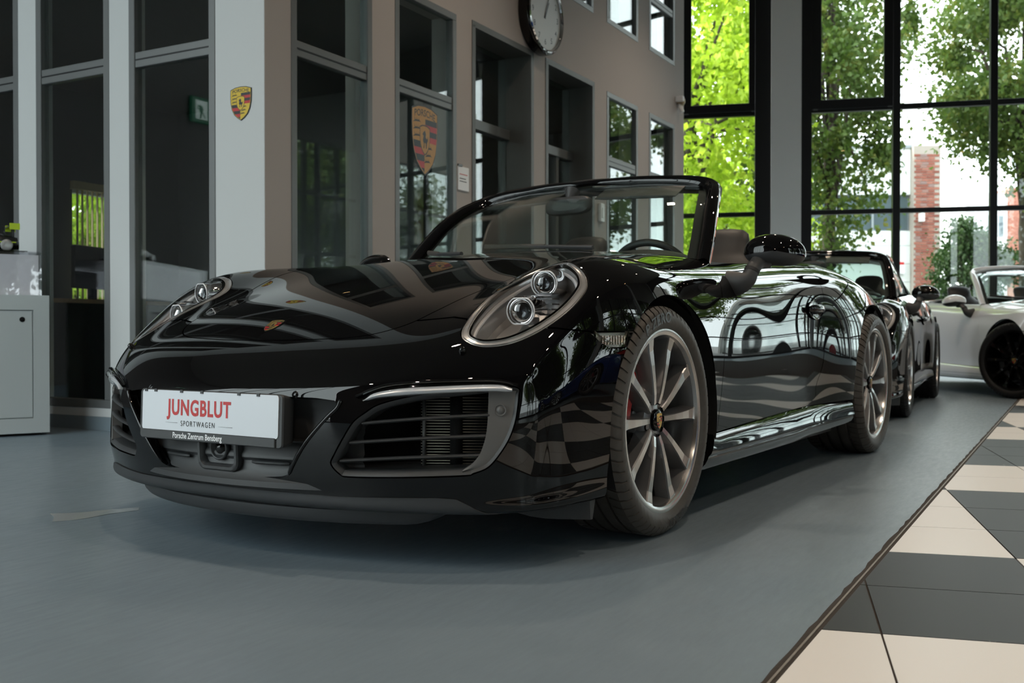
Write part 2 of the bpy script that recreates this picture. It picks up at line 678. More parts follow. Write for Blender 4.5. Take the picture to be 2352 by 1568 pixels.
# ---- inside the office
rbox('wall_office', (-6.7, -4.95, 0), (-.3, -4.75, .78), 'office_wall')
rbox('wall_office_upper', (-6.7, -4.95, 2.0), (-.3, -4.75, CH), 'office_wall')
rbox('wall_office_pier_1', (-2.45, -4.95, .78), (-.3, -4.75, 2.0), 'office_wall')
rbox('wall_office_pier_2', (-4.4, -4.95, .78), (-3.05, -4.75, 2.0), 'office_wall')
rbox('wall_office_pier_3', (-6.7, -4.95, .78), (-5.4, -4.75, 2.0), 'office_wall')
rbox('wall_office_side', (-3.9, -4.75, 0), (-3.8, -1.6, 2.95), 'office_wall')
rbox('wall_office_end', (-6.9, -4.95, 0), (-6.7, -.3, CH), 'office_wall')
rbox('ceiling_office', (-6.7, -4.75, 2.95), (-.3, -.3, 3.05), 'office_wall')
rbox('floor_office', (-6.7, -4.75, -.05), (-.3, -.3, .001), 'office_carpet')
for u0, u1 in ((-3.05, -2.45), (-5.4, -4.4)):
    window_unit('window_%d' % nwin, u0, u1, .78, 2.0, [], -4.80, 'a', 'mullion_white', .04)
    nwin += 1
# ---- hall shell: back of the hall, ceiling, floor
rbox('wall_front', (7.0, 1.0, 0), (7.2, 11.2, CH), 'wall_dark')
FM = RM @ Matrix.Translation((7.0, 0, 0)) @ Matrix.Rotation(math.pi / 2, 4, 'Z')
f = MB().box((-6.0, -.05, 0), (1.0, .03, .08), bev=.004).build('window_60', 'frame_black')  # unseen glazing, added and made full height to light surfaces facing the front
f.matrix_world = FM
f['kind'] = 'structure'
us = np.linspace(-6.0, 1.0, 6)
zz = [.08, .30, .34, CH]
MB().box((-6.0, -.05, .30), (1.0, .03, .34), bev=.004).build('cross_bar', 'frame_black', f)
for p in us[1:-1]:
    MB().box((p - .03, -.06, .08), (p + .03, .04, CH), bev=.004).build('post', 'frame_black', f)
for i in (0, 2):
    for q in range(5):
        MB().box((us[q] + .03, -.014, zz[i]), (us[q + 1] - .03, -.006, zz[i + 1])).build('pane', 'window_glass', f)
rbox('wall_side', (0, -6.2, 0), (7.2, -6.0, CH), 'wall_dark')
def slab(name, z0, z1, m):
    iv = RM.inverted()
    g0, g1 = iv @ Vector((-11.03 + .33413588 * 4.5, -3.75 - .94252491 * 4.5, 0)), iv @ Vector((-11.03 - .33413588 * 16.5, -3.75 + .94252491 * 16.5, 0))
    mb = MB()
    mb.prism([(7.2, -8.4), (7.2, g1.y), (g1.x - .1, g1.y), (g0.x - .1, g0.y)], z0, z1)
    o = mb.build(name, m)
    o.matrix_world = RM
    o['kind'] = 'structure'
    return o
slab('ceiling', CH, CH + .2, 'ceiling_paint')
T_EDGE = 3.40
slab('floor', -.12, 0, 'epoxy_floor')

# ---- back glazing: black steel frame with a white column
GP = Vector((-11.03, -3.75, 0))
GU = Vector((-.33413588, .94252491, 0))
GM = Matrix(((GU.x, -GU.y, 0, GP.x), (GU.y, GU.x, 0, GP.y), (0, 0, 1, 0), (0, 0, 0, 1)))   # u along the glazing, second axis points into the open
def gbox(name, lo, hi, m, parent=None, bev=.004):
    o = MB().box(lo, hi, bev=bev).build(name, m, parent)
    if parent is None:
        o.matrix_world = GM
        o['kind'] = 'structure'
    return o
def glz(name, u0, u1, bars, posts, sash=None, top=None):
    """one bay of glazing: posts, cross bars, panes"""
    top = CH if top is None else top
    f = gbox(name, (u0, -.03, 0), (u1, .05, .08), 'frame_black')
    zz = [.08] + [v for b in bars for v in b] + [top]
    for b in bars:
        gbox('cross_bar', (u0, -.03, b[0]), (u1, .05, b[1]), 'frame_black', f)
    uu = [u0] + [v for p in posts for v in p] + [u1]
    for p in posts:
        gbox('post', (p[0], -.04, .08), (p[1], .06, top), 'frame_black', f)
    for i in range(0, len(zz), 2):
        for k in range(0, len(uu), 2):
            MB().box((uu[k], .006, zz[i]), (uu[k + 1], .014, zz[i + 1])).build('pane', 'window_glass', f)
    for s in (sash or []):
        mb = MB()
        a, b, c, d, wd = s
        for r in ((a, b, c, c + wd), (a, b, d - wd, d), (a, a + wd, c + wd, d - wd), (b - wd, b, c + wd, d - wd)):
            mb.box((r[0], -.06, r[2]), (r[1], .04, r[3]), bev=.004)
        mb.build('sash', 'frame_black', f)
        for hx in (a + .05, b - .05):
            MB().box((hx - .03, -.075, c - .012), (hx + .03, -.055, c + .004)).build('sash_catch', 'frame_grey', f)
    return f
BARS = [(.885, .95), (2.231, 2.296), (3.661, 3.735), (5.474, 5.54)]
glz('window_%d' % nwin, 0.0, 1.04, BARS, [], [(.0, 1.04, 3.72, 5.52, .117)])
gbox('trim_1', (1.008, -.09, 0), (1.229, .09, CH), 'frame_black')
gbox('trim_2', (1.229, -.16, 0), (1.641, .16, CH), 'column_paint')
gbox('trim_3', (1.641, -.09, 0), (1.784, .09, CH), 'frame_black')
glz('window_%d' % (nwin + 1), 1.784, 2.873, BARS, [], [(1.784, 2.873, 3.70, 5.52, .13)])
gbox('trim_4', (2.86, -.07, 0), (2.958, .09, CH), 'frame_black')
glz('window_%d' % (nwin + 2), 2.958, 6.62, BARS, [(4.11 + 1.255 * k, 4.205 + 1.255 * k) for k in range(2)])
glz('window_%d' % (nwin + 3), 6.62, 16.5, BARS[:3], [(6.62 + 1.255 * k, 6.715 + 1.255 * k) for k in range(1, 8)], None, 5.2)
gbox('wall_back_upper', (6.62, -.05, 5.2), (16.5, .12, CH), 'wall_dark')
nwin += 1
gbox('wall_back', (-4.5, -.05, 0), (-.02, .15, CH), 'wall_paint_dim')
nwin += 3
# ---- glazing on the right side of the hall
SBARS = [(.85, .90), (2.1, 2.16), (3.25, 3.31)]
SH = 4.3
SM = RM @ Matrix.Translation((0, 9.2, 0))
def sbox(name, lo, hi, m, parent=None):
    o = MB().box(lo, hi, bev=.004).build(name, m, parent)
    if parent is None:
        o.matrix_world = SM
        o['kind'] = 'structure'
    return o
for k in range(5):
    u0 = 7.0 - k * 5.0 - 4.7
    u1 = u0 + 4.7
    f = sbox('window_%d' % nwin, (u0, -.03, 0), (u1, .05, .08), 'frame_black')
    nwin += 1
    us = np.linspace(u0, u1, 5)
    for b in SBARS:
        sbox('cross_bar', (u0, -.03, b[0]), (u1, .05, b[1]), 'frame_black', f)
    for p in us[1:-1]:
        sbox('post', (p - .035, -.04, .08), (p + .035, .06, SH), 'frame_black', f)
    zz = [.08] + [v for b in SBARS for v in b] + [SH]
    for i in range(0, len(zz), 2):
        for q in range(4):
            MB().box((us[q] + .03, .006, zz[i]), (us[q + 1] - .03, .014, zz[i + 1])).build('pane', 'window_glass', f)
    sbox('trim_%d' % (5 + k), (u0 - .3, -.15, 0), (u0, .15, CH), 'wall_paint_lit')

o = sbox('wall_side_right', (-18.0, -.03, SH), (7.0, .12, CH), 'wall_dark')

# ---- stone paving of the aisle, 40 cm slabs laid parallel to the back glazing
TV = Vector((-.3, .954, 0)).normalized()
TW = Vector((.954, .3, 0)).normalized()
edge_n = Vector((-math.sin(RA), math.cos(RA), 0))
edge_c = RC.dot(edge_n) + T_EDGE + .022
pave = rbox('floor_paving', (-10.5, T_EDGE + .02, .0005), (6.9, T_EDGE + 3.6, .002), 'grout')
tile_me = {}
def tile_mesh(poly, m):
    mb = MB()
    mb.prism(poly, 0, .004)
    me = mb.mesh('paving_slab')
    me.materials.append(mat(m))
    return me
ntile = 0
inv = pave.matrix_world.inverted()
for iv in range(-3, 9):
    for iw in range(-26, 12):
        v0, w0 = 1.37 + .4 * iv, .36 + .4 * iw
        c = TV * (v0 + .2) + TW * (w0 + .2)
        d = c.dot(edge_n) - edge_c
        if d < -.29 or d > 3.2 or (c - RC).dot(Vector((math.cos(RA), math.sin(RA), 0))) < -8.6 or ntile >= 296:
            continue
        if d > 1.6 and not (-14 <= iw <= 6):
            continue
        mm = (iw % 5 in (2, 3, 4)) ^ (((iv + 1) // 2) % 2 == 1)
        m = 'pale_stone' if mm else 'dark_stone'
        g = .0022
        poly = [(-.2 + g, -.2 + g), (.2 - g, -.2 + g), (.2 - g, .2 - g), (-.2 + g, .2 - g)]      # local x = TW, y = TV
        if d < .3:
            a = TW.dot(edge_n)
            b = TV.dot(edge_n)
            poly = clip_poly_early(poly, -a, -b, d)
            if len(poly) < 3:
                continue
            me = tile_mesh(poly, m)
        else:
            if m not in tile_me:
                tile_me[m] = tile_mesh(poly, m)
            me = tile_me[m]
        o = link('paving_slab', me, pave)
        Mt = Matrix(((TW.x, TV.x, 0, c.x), (TW.y, TV.y, 0, c.y), (0, 0, 1, .001), (0, 0, 0, 1)))
        o.matrix_local = inv @ Mt
        ntile += 1
# dark joint with a worn metal strip between paint and stone
mb = MB()
rnd = random.Random(4)
pa = [-10.5 + i * .06 for i in range(int(17.4 / .06))]
vs = []
for a in pa:
    vs += [(a, T_EDGE - .006 + rnd.uniform(-.003, .003), .001), (a, T_EDGE + .001, .0042), (a, T_EDGE + .024, .0042), (a, T_EDGE + .031 + rnd.uniform(-.006, .006), .0035)]
mb.add(vs, [(4 * i + k, 4 * i + 4 + k, 4 * i + 5 + k, 4 * i + 1 + k) for i in range(len(pa) - 1) for k in range(3)])
j = mb.build('trim_floor_joint', 'grout')
j.matrix_world = RM
j['kind'] = 'structure'
MB().box((-10.5, T_EDGE + .009, .003), (6.9, T_EDGE + .0135, .0058)).build('joint_strip', 'metal_strip', j)

# ---- ceiling lamps: warm downlights hanging under the ceiling
pbr('lamp_housing', (.02, .02, .02), .4)
pbr('lamp_glow', (1, .8, .5), .5, emit=(1.0, .62, .28), emit_s=9.0)
lamp_me = MB()
lamp_me.lathe([(.0001, .16), (.06, .16), (.075, .14), (.075, 0), (.068, 0), (.066, .03), (.0001, .03)], 24, 'Z')
lamp_me = lamp_me.mesh('lamp_housing')
lamp_me.materials.append(mat('lamp_housing'))
glow_me = MB()
glow_me.lathe([(.0001, .014), (.06, .014), (.06, .02), (.0001, .02)], 20, 'Z')
glow_me = glow_me.mesh('lamp_bulb')
glow_me.materials.append(mat('lamp_glow'))
rod_me = MB().tube([(0, 0, .15), (0, 0, 1.4)], .008, 6).mesh('lamp_rod')
rod_me.materials.append(mat('lamp_housing'))
def ceiling_lamp(a, t, watt, where):
    q = RM @ Vector((a, t, CH - 1.38))
    e = empty('ceiling_lamp', q, 0, 'black tubular ceiling lamp hanging over the ' + where, 'lamp', 'ceiling lamps of the hall')
    link('lamp_housing', lamp_me, e)
    link('lamp_bulb', glow_me, e)
    link('lamp_rod', rod_me, e)
    ld = bpy.data.lights.new('lamp_light', 'SPOT')
    ld.energy = watt
    ld.color = (1.0, .82, .64)
    ld.spot_size = math.radians(128)
    ld.spot_blend = 1.0
    ld.shadow_soft_size = .05
    lo = bpy.data.objects.new('lamp_light', ld)
    C.objects.link(lo)
    lo.parent = e
    lo.location = (0, 0, -.01)
for a in (-5.2, -1.6, 2.0, 5.4):
    for t in (1.6, 4.4, 7.2):
        ceiling_lamp(a, t, 65, {1.6: 'lane of the black convertible', 4.4: 'stone paved aisle', 7.2: 'red and blue convertibles'}[t])
# ---------------------------------------------------------------- outside: trees, houses, street
def leaf_mat(name, c1, c2, c3, trans=.35):
    m = bpy.data.materials.new(name)
    m.use_nodes = True
    MATS[name] = m
    nt = m.node_tree
    b = nt.nodes['Principled BSDF']
    out = nt.nodes['Material Output']
    tc = nt.nodes.new('ShaderNodeTexCoord')
    wn_ = nt.nodes.new('ShaderNodeTexNoise')
    wn_.inputs['Scale'].default_value = 2.3
    wn_.inputs['Detail'].default_value = 8
    wn_.inputs['Roughness'].default_value = .8
    nt.links.new(tc.outputs['Object'], wn_.inputs['Vector'])
    cr = nt.nodes.new('ShaderNodeValToRGB')
    e = cr.color_ramp.elements
    e[0].position, e[0].color = .32, (*c1, 1)
    e[1].position, e[1].color = .70, (*c3, 1)
    k = e.new(.52)
    k.color = (*c2, 1)
    nt.links.new(wn_.outputs['Fac'], cr.inputs['Fac'])
    nt.links.new(cr.outputs['Color'], b.inputs['Base Color'])
    b.inputs['Roughness'].default_value = .55
    tr = nt.nodes.new('ShaderNodeBsdfTranslucent')
    nt.links.new(cr.outputs['Color'], tr.inputs['Color'])
    mx = nt.nodes.new('ShaderNodeMixShader')
    mx.inputs['Fac'].default_value = trans
    nt.links.new(b.outputs['BSDF'], mx.inputs[1])
    nt.links.new(tr.outputs['BSDF'], mx.inputs[2])
    nt.links.new(mx.outputs['Shader'], out.inputs['Surface'])
    return m


leaf_mat('leaf_lime', (.30, .46, .03), (.50, .66, .05), (.66, .72, .10), .5)
leaf_mat('leaf_green', (.055, .115, .02), (.12, .19, .035), (.32, .28, .05), .4)
leaf_mat('leaf_dark', (.02, .055, .012), (.04, .09, .02), (.09, .14, .03), .3)
pbr('bark', (.06, .045, .035), .9, noise=.3, nscale=12)
pbr('asphalt', (.20, .20, .20), .9, noise=.1, nscale=8)
pbr('house_white', (.85, .86, .87), .8)
pbr('house_grey', (.30, .33, .36), .5)
pbr('far_glass', (.10, .13, .15), .1)
m_, nt_, b_, o_ = node_mat('brick')
tc_ = nt_.nodes.new('ShaderNodeTexCoord')
oi_ = nt_.nodes.new('ShaderNodeObjectInfo')
cr_ = nt_.nodes.new('ShaderNodeValToRGB')
for q, (ps, cl) in enumerate(((0, (.22, .065, .048)), (.45, (.31, .10, .07)), (.75, (.37, .15, .11)), (1, (.27, .18, .17)))):
    e_ = cr_.color_ramp.elements[q] if q < 2 else cr_.color_ramp.elements.new(ps)
    e_.position = ps
    e_.color = (*cl, 1)
nt_.links.new(oi_.outputs['Random'], cr_.inputs['Fac'])
nt_.links.new(cr_.outputs['Color'], b_.inputs['Base Color'])
b_.inputs['Roughness'].default_value = .9
pbr('mortar', (.42, .36, .32), .95)
m_, nt_, b_, o_ = node_mat('far_brick')
tc_ = nt_.nodes.new('ShaderNodeTexCoord')
mp_ = nt_.nodes.new('ShaderNodeMapping')
mp_.inputs['Rotation'].default_value = (math.pi / 2, 0, 0)
bt_ = nt_.nodes.new('ShaderNodeTexBrick')
bt_.inputs['Scale'].default_value = 4.5
bt_.inputs['Color1'].default_value = (.34, .09, .055, 1)
bt_.inputs['Color2'].default_value = (.46, .17, .11, 1)
bt_.inputs['Mortar'].default_value = (.42, .36, .32, 1)
bt_.inputs['Mortar Size'].default_value = .015
nt_.links.new(tc_.outputs['Object'], mp_.inputs['Vector'])
nt_.links.new(mp_.outputs['Vector'], bt_.inputs['Vector'])
nt_.links.new(bt_.outputs['Color'], b_.inputs['Base Color'])
b_.inputs['Roughness'].default_value = .9


def crown_mesh(name, rx, rz, n, size, seed, cl=70, flat=1.0, hollow=.45):
    """leaves grouped in clumps inside an uneven ellipsoid"""
    rs = np.random.RandomState(seed)
    u = rs.normal(size=(cl, 3))
    u /= np.linalg.norm(u, axis=1)[:, None]
    rad = hollow + (1 - hollow) * rs.rand(cl, 1) ** .5
    bump = 1 + .22 * np.sin(u[:, :1] * 5 + seed) * np.cos(u[:, 1:2] * 4 + seed * 2)
    cen = u * rad * bump * np.array([rx, rx, rz])
    which = rs.randint(0, cl, n)
    spread = np.array([rx, rx, rz * .6]) * .125 * (0.6 + .9 * rs.rand(cl, 1))
    pos = cen[which] + rs.normal(size=(n, 3)) * spread[which]
    d = rs.normal(size=(n, 3))
    d[:, 2] -= .6
    d /= np.linalg.norm(d, axis=1)[:, None]
    e = np.cross(d, rs.normal(size=(n, 3)))
    e /= np.linalg.norm(e, axis=1)[:, None]
    s = size * (.6 + .7 * rs.rand(n, 1))
    nn = np.cross(d, e)
    a = pos
    b = pos + d * s * .5 + e * s * .38 + nn * s * .10
    c = pos + d * s
    f = pos + d * s * .5 - e * s * .38 + nn * s * .10
    V = np.stack([a, b, c, f], 1).reshape(-1, 3)
    base = np.arange(n)[:, None] * 4
    F = np.vstack([base + np.array([0, 1, 2]), base + np.array([0, 2, 3])])
    me = bpy.data.meshes.new(name)
    me.from_pydata(V.tolist(), [], F.tolist())
    me.update()
    return me, cen


def trunk_mesh(name, h, r, cen, zc, seed):
    rs = random.Random(seed)
    mb = MB()
    mb.tube([(0, 0, -.1), (.05, .02, h * .35), (-.03, .06, h * .7), (.02, 0, h)], [r, r * .8, r * .6, r * .25], 8)
    for c in cen[::4]:
        z0 = h * rs.uniform(.3, .8)
        p = (c[0] * .45, c[1] * .45, zc + c[2] * .5 - .1)
        mb.tube([(0, 0, z0), p, (c[0] * .95, c[1] * .95, zc + c[2] * .95)], [r * .35, r * .2, r * .06], 5)
    return mb.mesh(name)


CROWNS = {}
def tree(name, label, kind, x, y, zc, rx, rz, n, size, seed, rot=0.0, group='trees outside the glazing', h=None):
    key = (kind, rx, rz, n, size, seed)
    if key not in CROWNS:
        me, cen = crown_mesh('foliage', rx, rz, n, size, seed)
        me.materials.append(mat(kind))
        CROWNS[key] = (me, cen, trunk_mesh('trunk', zc + rz * .5, .13 + rx * .02, cen, zc, seed))
        CROWNS[key][2].materials.append(mat('bark'))
    me, cen, tm = CROWNS[key]
    t = empty(name, (x, y, -.12), rot, label, 'tree', group)
    link('trunk', tm, t)
    f = link('foliage', me, t)
    f.location = (0, 0, zc)
    tag(f, kind='stuff')
    return t


g_ = MB().box((-75, -50, -.3), (40, 45, -.13)).build('ground', 'asphalt')
g_['kind'] = 'structure'
tree('maple_tree', 'bright lime maple tree close behind the narrow back window', 'leaf_lime', -14.65, -5.25, 4.4, 1.8, 4.0, 20000, .14, 3)
tree('maple_tree', 'pale lime tree in front of the white house gable', 'leaf_lime', -20.8, -7.2, 4.2, 2.1, 3.8, 15000, .16, 5, 1.0)
tree('linden_tree', 'dark green linden with yellowing leaves beside the white column', 'leaf_green', -17.2, -3.35, 5.6, 1.5, 3.8, 20000, .12, 11)
tree('linden_tree', 'green linden leaning over the brick pier of the white house', 'leaf_green', -20.0, -.25, 6.3, 1.75, 2.7, 20000, .12, 13, .5)
tree('linden_tree', 'green linden standing before the far brick house', 'leaf_green', -22.2, 4.6, 5.2, 1.8, 3.0, 15000, .13, 17, 1.2)
tree('hedge_tree', 'dense dark evergreen bush next to the brick pier', 'leaf_dark', -24.9, -1.9, 1.9, 1.0, 1.75, 14000, .10, 21, 0, 'bushes by the white house')
# trees along the street on the right side of the hall and behind the office, seen in the paint and in the panes
for k, (x, y, lb) in enumerate(((-13.4, 12.9, 'green street tree outside the side glazing near the grey convertible'), (-7.6, 13.2, 'green street tree outside the side glazing behind the red convertible'), (-1.8, 13.4, 'green street tree outside the side glazing behind the blue convertible'), (4.0, 13.6, 'green street tree outside the side glazing beside the stone aisle'))):
    tree('street_tree', lb, 'leaf_green', x, y, 4.2, 2.15, 3.4, 24000, .16, 19, k * 1.3, 'street trees along the side glazing')
for k, (x, y, lb) in enumerate(((-12.5, 21.5, 'tall green tree in the second row beyond the red convertible'), (-4.5, 21.2, 'tall green tree in the second row beyond the blue convertible'), (3.5, 21.4, 'tall green tree in the second row beside the stone aisle'))):
    t_ = tree('park_tree', lb, 'leaf_green', x, y, 4.2, 2.15, 3.4, 24000, .16, 19, k * 2.1 + .6, 'trees of the second row')
    t_.scale = (1.28, 1.28, 1.35)
for k, (x, y, lb) in enumerate(((-20.8, 10.8, 'green tree outside the far end of the back glazing'), (-24.2, 15.8, 'green tree outside the corner of back and side glazing'))):
    tree('corner_tree', lb, 'leaf_green', x, y, 4.2, 2.15, 3.4, 24000, .16, 19, k * 2.1 + 1.6, 'trees at the corner of the hall')
tree('office_tree', 'yellow green tree outside the rear office window', 'leaf_lime', -5.8, -11.2, 1.9, 1.7, 2.0, 15000, .15, 8, .7)


def house(name, label, origin, rz, parts):
    t = empty(name, origin, rz, label, 'building')
    for nm, lo, hi, m in parts:
        MB().box(lo, hi).build(nm, m, t)
    return t


# white house with a grey window band; x along its front, the street side is -y
hd = math.atan2(-4.36 + 8.70, -29.85 + 27.08)
wh = house('white_house', 'white rendered house with a grey window band and a brick pier', (-27.08, -8.70, -.12), hd, [
    ('wall', (-4, 0, 0), (5.15, 6.0, 3.75), 'house_white'), ('wall', (-4, 0, 4.85), (5.15, 6.0, 6.25), 'house_white'), ('coping', (-4.05, -.05, 6.25), (5.2, 6.05, 6.35), 'house_grey'),
    ('window_band', (-4, .12, 3.75), (5.15, 5.9, 4.85), 'house_grey')])
for k in range(7):
    MB().box((-2.6 + k * 1.1, .06, 3.75), (-2.54 + k * 1.1, .12, 4.85)).build('window_post', 'house_grey', wh)
    MB().box((-2.54 + k * 1.1, .09, 3.8), (-1.5 + k * 1.1, .11, 4.8)).build('pane', 'far_glass', wh)
for k in range(1, 7):
    MB().box((-4, -.006, k * .55), (5.15, .0, k * .55 + .012)).build('panel_joint', 'house_grey', wh)
MB().box((4.72, -.10, 2.45), (4.95, -.02, 2.72)).build('alarm_box', 'print_white', wh)
MB().box((4.74, -.10, 2.72), (4.93, -.02, 2.80)).build('alarm_light', 'print_red', wh)
# brick pier of the same house, brick by brick
bw, bh, bd = .205, .066, .10
pier = MB().box((5.16, -.22, 0), (5.97, .5, 6.3)).build('brick_pier', 'mortar', wh)
bm_a = MB().box((-bw / 2 + .006, -.012, -bh / 2 + .006), (bw / 2 - .006, .06, bh / 2 - .006)).mesh('brick')
bm_a.materials.append(mat('brick'))
nb = 0
for r in range(int(6.1 / bh / 1.25)):
    z = .06 + r * bh * 1.25
    if nb > 290:
        break
    off = (r % 2) * bw * .5
    for k in range(4):
        xx = 5.17 + off * .5 + bw * .93 * (k + .5)
        if xx + bw / 2 > 5.95 or z < 1.0:
            continue
        if nb >= 296:
            break
        o = link('brick', bm_a, pier)
        o.location = (xx, -.22, z)
        o.scale = (.93, 1, 1.25)
        nb += 1
MB().box((5.3, -.42, 4.0), (5.42, -.2, 4.25)).build('floodlight', 'house_white', wh)
# far houses on the right
rb = empty('brick_house', (-41.14, -3.39, -.12), math.atan2(1.1 + 3.39, -44.0 + 41.14), 'far white and brick house behind the green lindens', 'building')
MB().box((-1.2, 0, 0), (.42, 5, 6.1)).build('wall', 'house_white', rb)
MB().box((.42, -.12, 0), (9, 5, 6.3)).build('brick_wall', 'far_brick', rb)
for zz in (1.4, 2.9, 4.4):
    for xx in (-.35, .06):
        f = MB().box((xx, -.03, zz), (xx + .2, .02, zz + .85)).build('window', 'house_grey', rb)
        MB().box((xx + .03, -.04, zz + .05), (xx + .17, .0, zz + .8)).build('pane', 'far_glass', f)
    for xx in (1.0, 2.4, 3.8):
        f = MB().box((xx, -.16, zz), (xx + .7, -.1, zz + 1.0)).build('window', 'house_white', rb)
        MB().box((xx + .06, -.17, zz + .06), (xx + .64, -.12, zz + .94)).build('pane', 'far_glass', f)
for o in list(wh.children) + list(rb.children):
    if o.type == 'MESH' and len(o.data.materials) == 0:
        o.data.materials.append(mat('house_white'))
# ---------------------------------------------------------------- car body: one smooth faired surface, panels are cut from it
def nspline(xs,ys,q):
    xs=np.asarray(xs,float);ys=np.asarray(ys,float);q=np.asarray(q,float)
    if xs[0]>xs[-1]: xs=xs[::-1];ys=ys[::-1]
    n=len(xs);h=np.diff(xs);A=np.zeros((n,n));b=np.zeros((n,)+ys.shape[1:])
    A[0,0]=A[-1,-1]=1
    for i in range(1,n-1):
        A[i,i-1]=h[i-1];A[i,i]=2*(h[i-1]+h[i]);A[i,i+1]=h[i]
        b[i]=6*((ys[i+1]-ys[i])/h[i]-(ys[i]-ys[i-1])/h[i-1])
    M=np.linalg.solve(A,b)
    k=np.clip(np.searchsorted(xs,q)-1,0,n-2)
    t=q-xs[k];u=xs[k+1]-q;hh=h[k]
    sh=(slice(None),)+(None,)*(ys.ndim-1)
    if q.ndim==0:
        t,u,hh=float(t),float(u),float(hh);sh=()
        return M[k]*u**3/(6*hh)+M[k+1]*t**3/(6*hh)+(ys[k]/hh-M[k]*hh/6)*u+(ys[k+1]/hh-M[k+1]*hh/6)*t
    t=t[sh];u=u[sh];hh=hh[sh]
    return M[k]*u**3/(6*hh)+M[k+1]*t**3/(6*hh)+(ys[k]/hh-M[k]*hh/6)*u+(ys[k+1]/hh-M[k+1]*hh/6)*t
XR=[-.95,-1.3,-1.6,-1.85,-2.05,-2.25,-2.45,-2.7,-2.95,-3.2,-3.4]
L0=[(.935,0,.475),(.86,0,.525),(.77,0,.573),(.68,0,.637),(.57,0,.683),(.43,0,.725),(.26,0,.771),(.08,0,.814),(-.12,0,.854),(-.35,0,.888),(-.62,0,.916)]+list(zip(XR,[0]*11,[.95,.97,.98,.982,.975,.96,.94,.895,.835,.76,.70]))
L1=[(.923,.2,.477),(.85,.2,.526),(.76,.2,.574),(.67,.2,.636),(.561,.2,.682),(.424,.2,.723),(.257,.2,.769),(.08,.205,.811),(-.119,.21,.851),(-.349,.215,.885),(-.62,.22,.911)]+list(zip(XR,[.22]*11,[.94,.96,.97,.972,.967,.953,.933,.89,.83,.755,.695]))
L2=[(.88,.40,.485),(.806,.40,.533),(.728,.40,.578),(.642,.40,.632),(.54,.40,.676),(.41,.405,.716),(.25,.41,.763),(.08,.42,.805),(-.116,.43,.843),(-.346,.435,.874),(-.62,.44,.893)]+list(zip(XR,[.45]*11,[.90,.92,.935,.945,.945,.935,.915,.875,.82,.745,.69]))
L3=[(.803,.56,.498),(.738,.556,.546),(.667,.552,.592),(.587,.548,.634),(.495,.550,.674),(.38,.558,.717),(.24,.572,.764),(.08,.586,.806),(-.11,.60,.837),(-.34,.615,.859),(-.62,.63,.868)]+list(zip(XR,[.64]*9+[.58,.53],[.872,.892,.906,.918,.925,.922,.908,.872,.82,.75,.69]))
L4=[(.722,.68,.512),(.665,.682,.553),(.59,.68,.602),(.513,.682,.662),(.43,.685,.730),(.335,.69,.786),(.22,.694,.818),(.08,.698,.835),(-.10,.70,.843),(-.33,.705,.851),(-.62,.71,.853)]+list(zip(XR,[.715,.72,.725,.73,.733,.728,.715,.70,.675,.64,.58],[.859,.875,.889,.902,.91,.909,.897,.865,.815,.748,.69]))
L5=[(.66,.786,.508),(.605,.80,.545),(.54,.81,.594),(.47,.815,.658),(.396,.819,.714),(.31,.823,.758),(.205,.827,.782),(.075,.829,.797),(-.10,.824,.799),(-.33,.811,.807),(-.62,.797,.814)]+list(zip(XR,[.793,.795,.803,.818,.83,.834,.828,.81,.782,.73,.66],[.822,.838,.852,.863,.867,.862,.848,.815,.77,.705,.645]))
FR=np.array([.12,.28,.45,.62,.80,.92,1.0])
ZB=.16
SIDE={.66:[.803,.808,.807,.804,.801,.80,.786],
 .47:[.842,.853,.856,.856,.854,.852,.842],
 .31:[.860,.880,.885,.885,.881,.874,.862],
 0.:[.867,.895,.902,.902,.898,.892,.88],
 -.33:[.848,.873,.878,.874,.868,.866,.858],
 -.62:[.830,.857,.865,.861,.855,.860,.852],
 -1.1:[.825,.854,.862,.856,.848,.858,.850],
 -1.5:[.830,.858,.866,.859,.851,.861,.853],
 -1.68:[.843,.871,.879,.873,.862,.868,.86],
 -1.88:[.861,.894,.906,.904,.894,.888,.878],
 -2.05:[.872,.907,.919,.919,.912,.903,.89],
 -2.25:[.878,.914,.925,.926,.922,.914,.90],
 -2.45:[.876,.912,.925,.926,.923,.915,.90],
 -2.7:[.86,.90,.914,.914,.905,.89,.87],
 -2.95:[.833,.872,.885,.882,.865,.84,.81],
 -3.2:[.782,.82,.83,.825,.80,.77,.74],
 -3.4:[.70,.73,.74,.735,.71,.68,.65]}
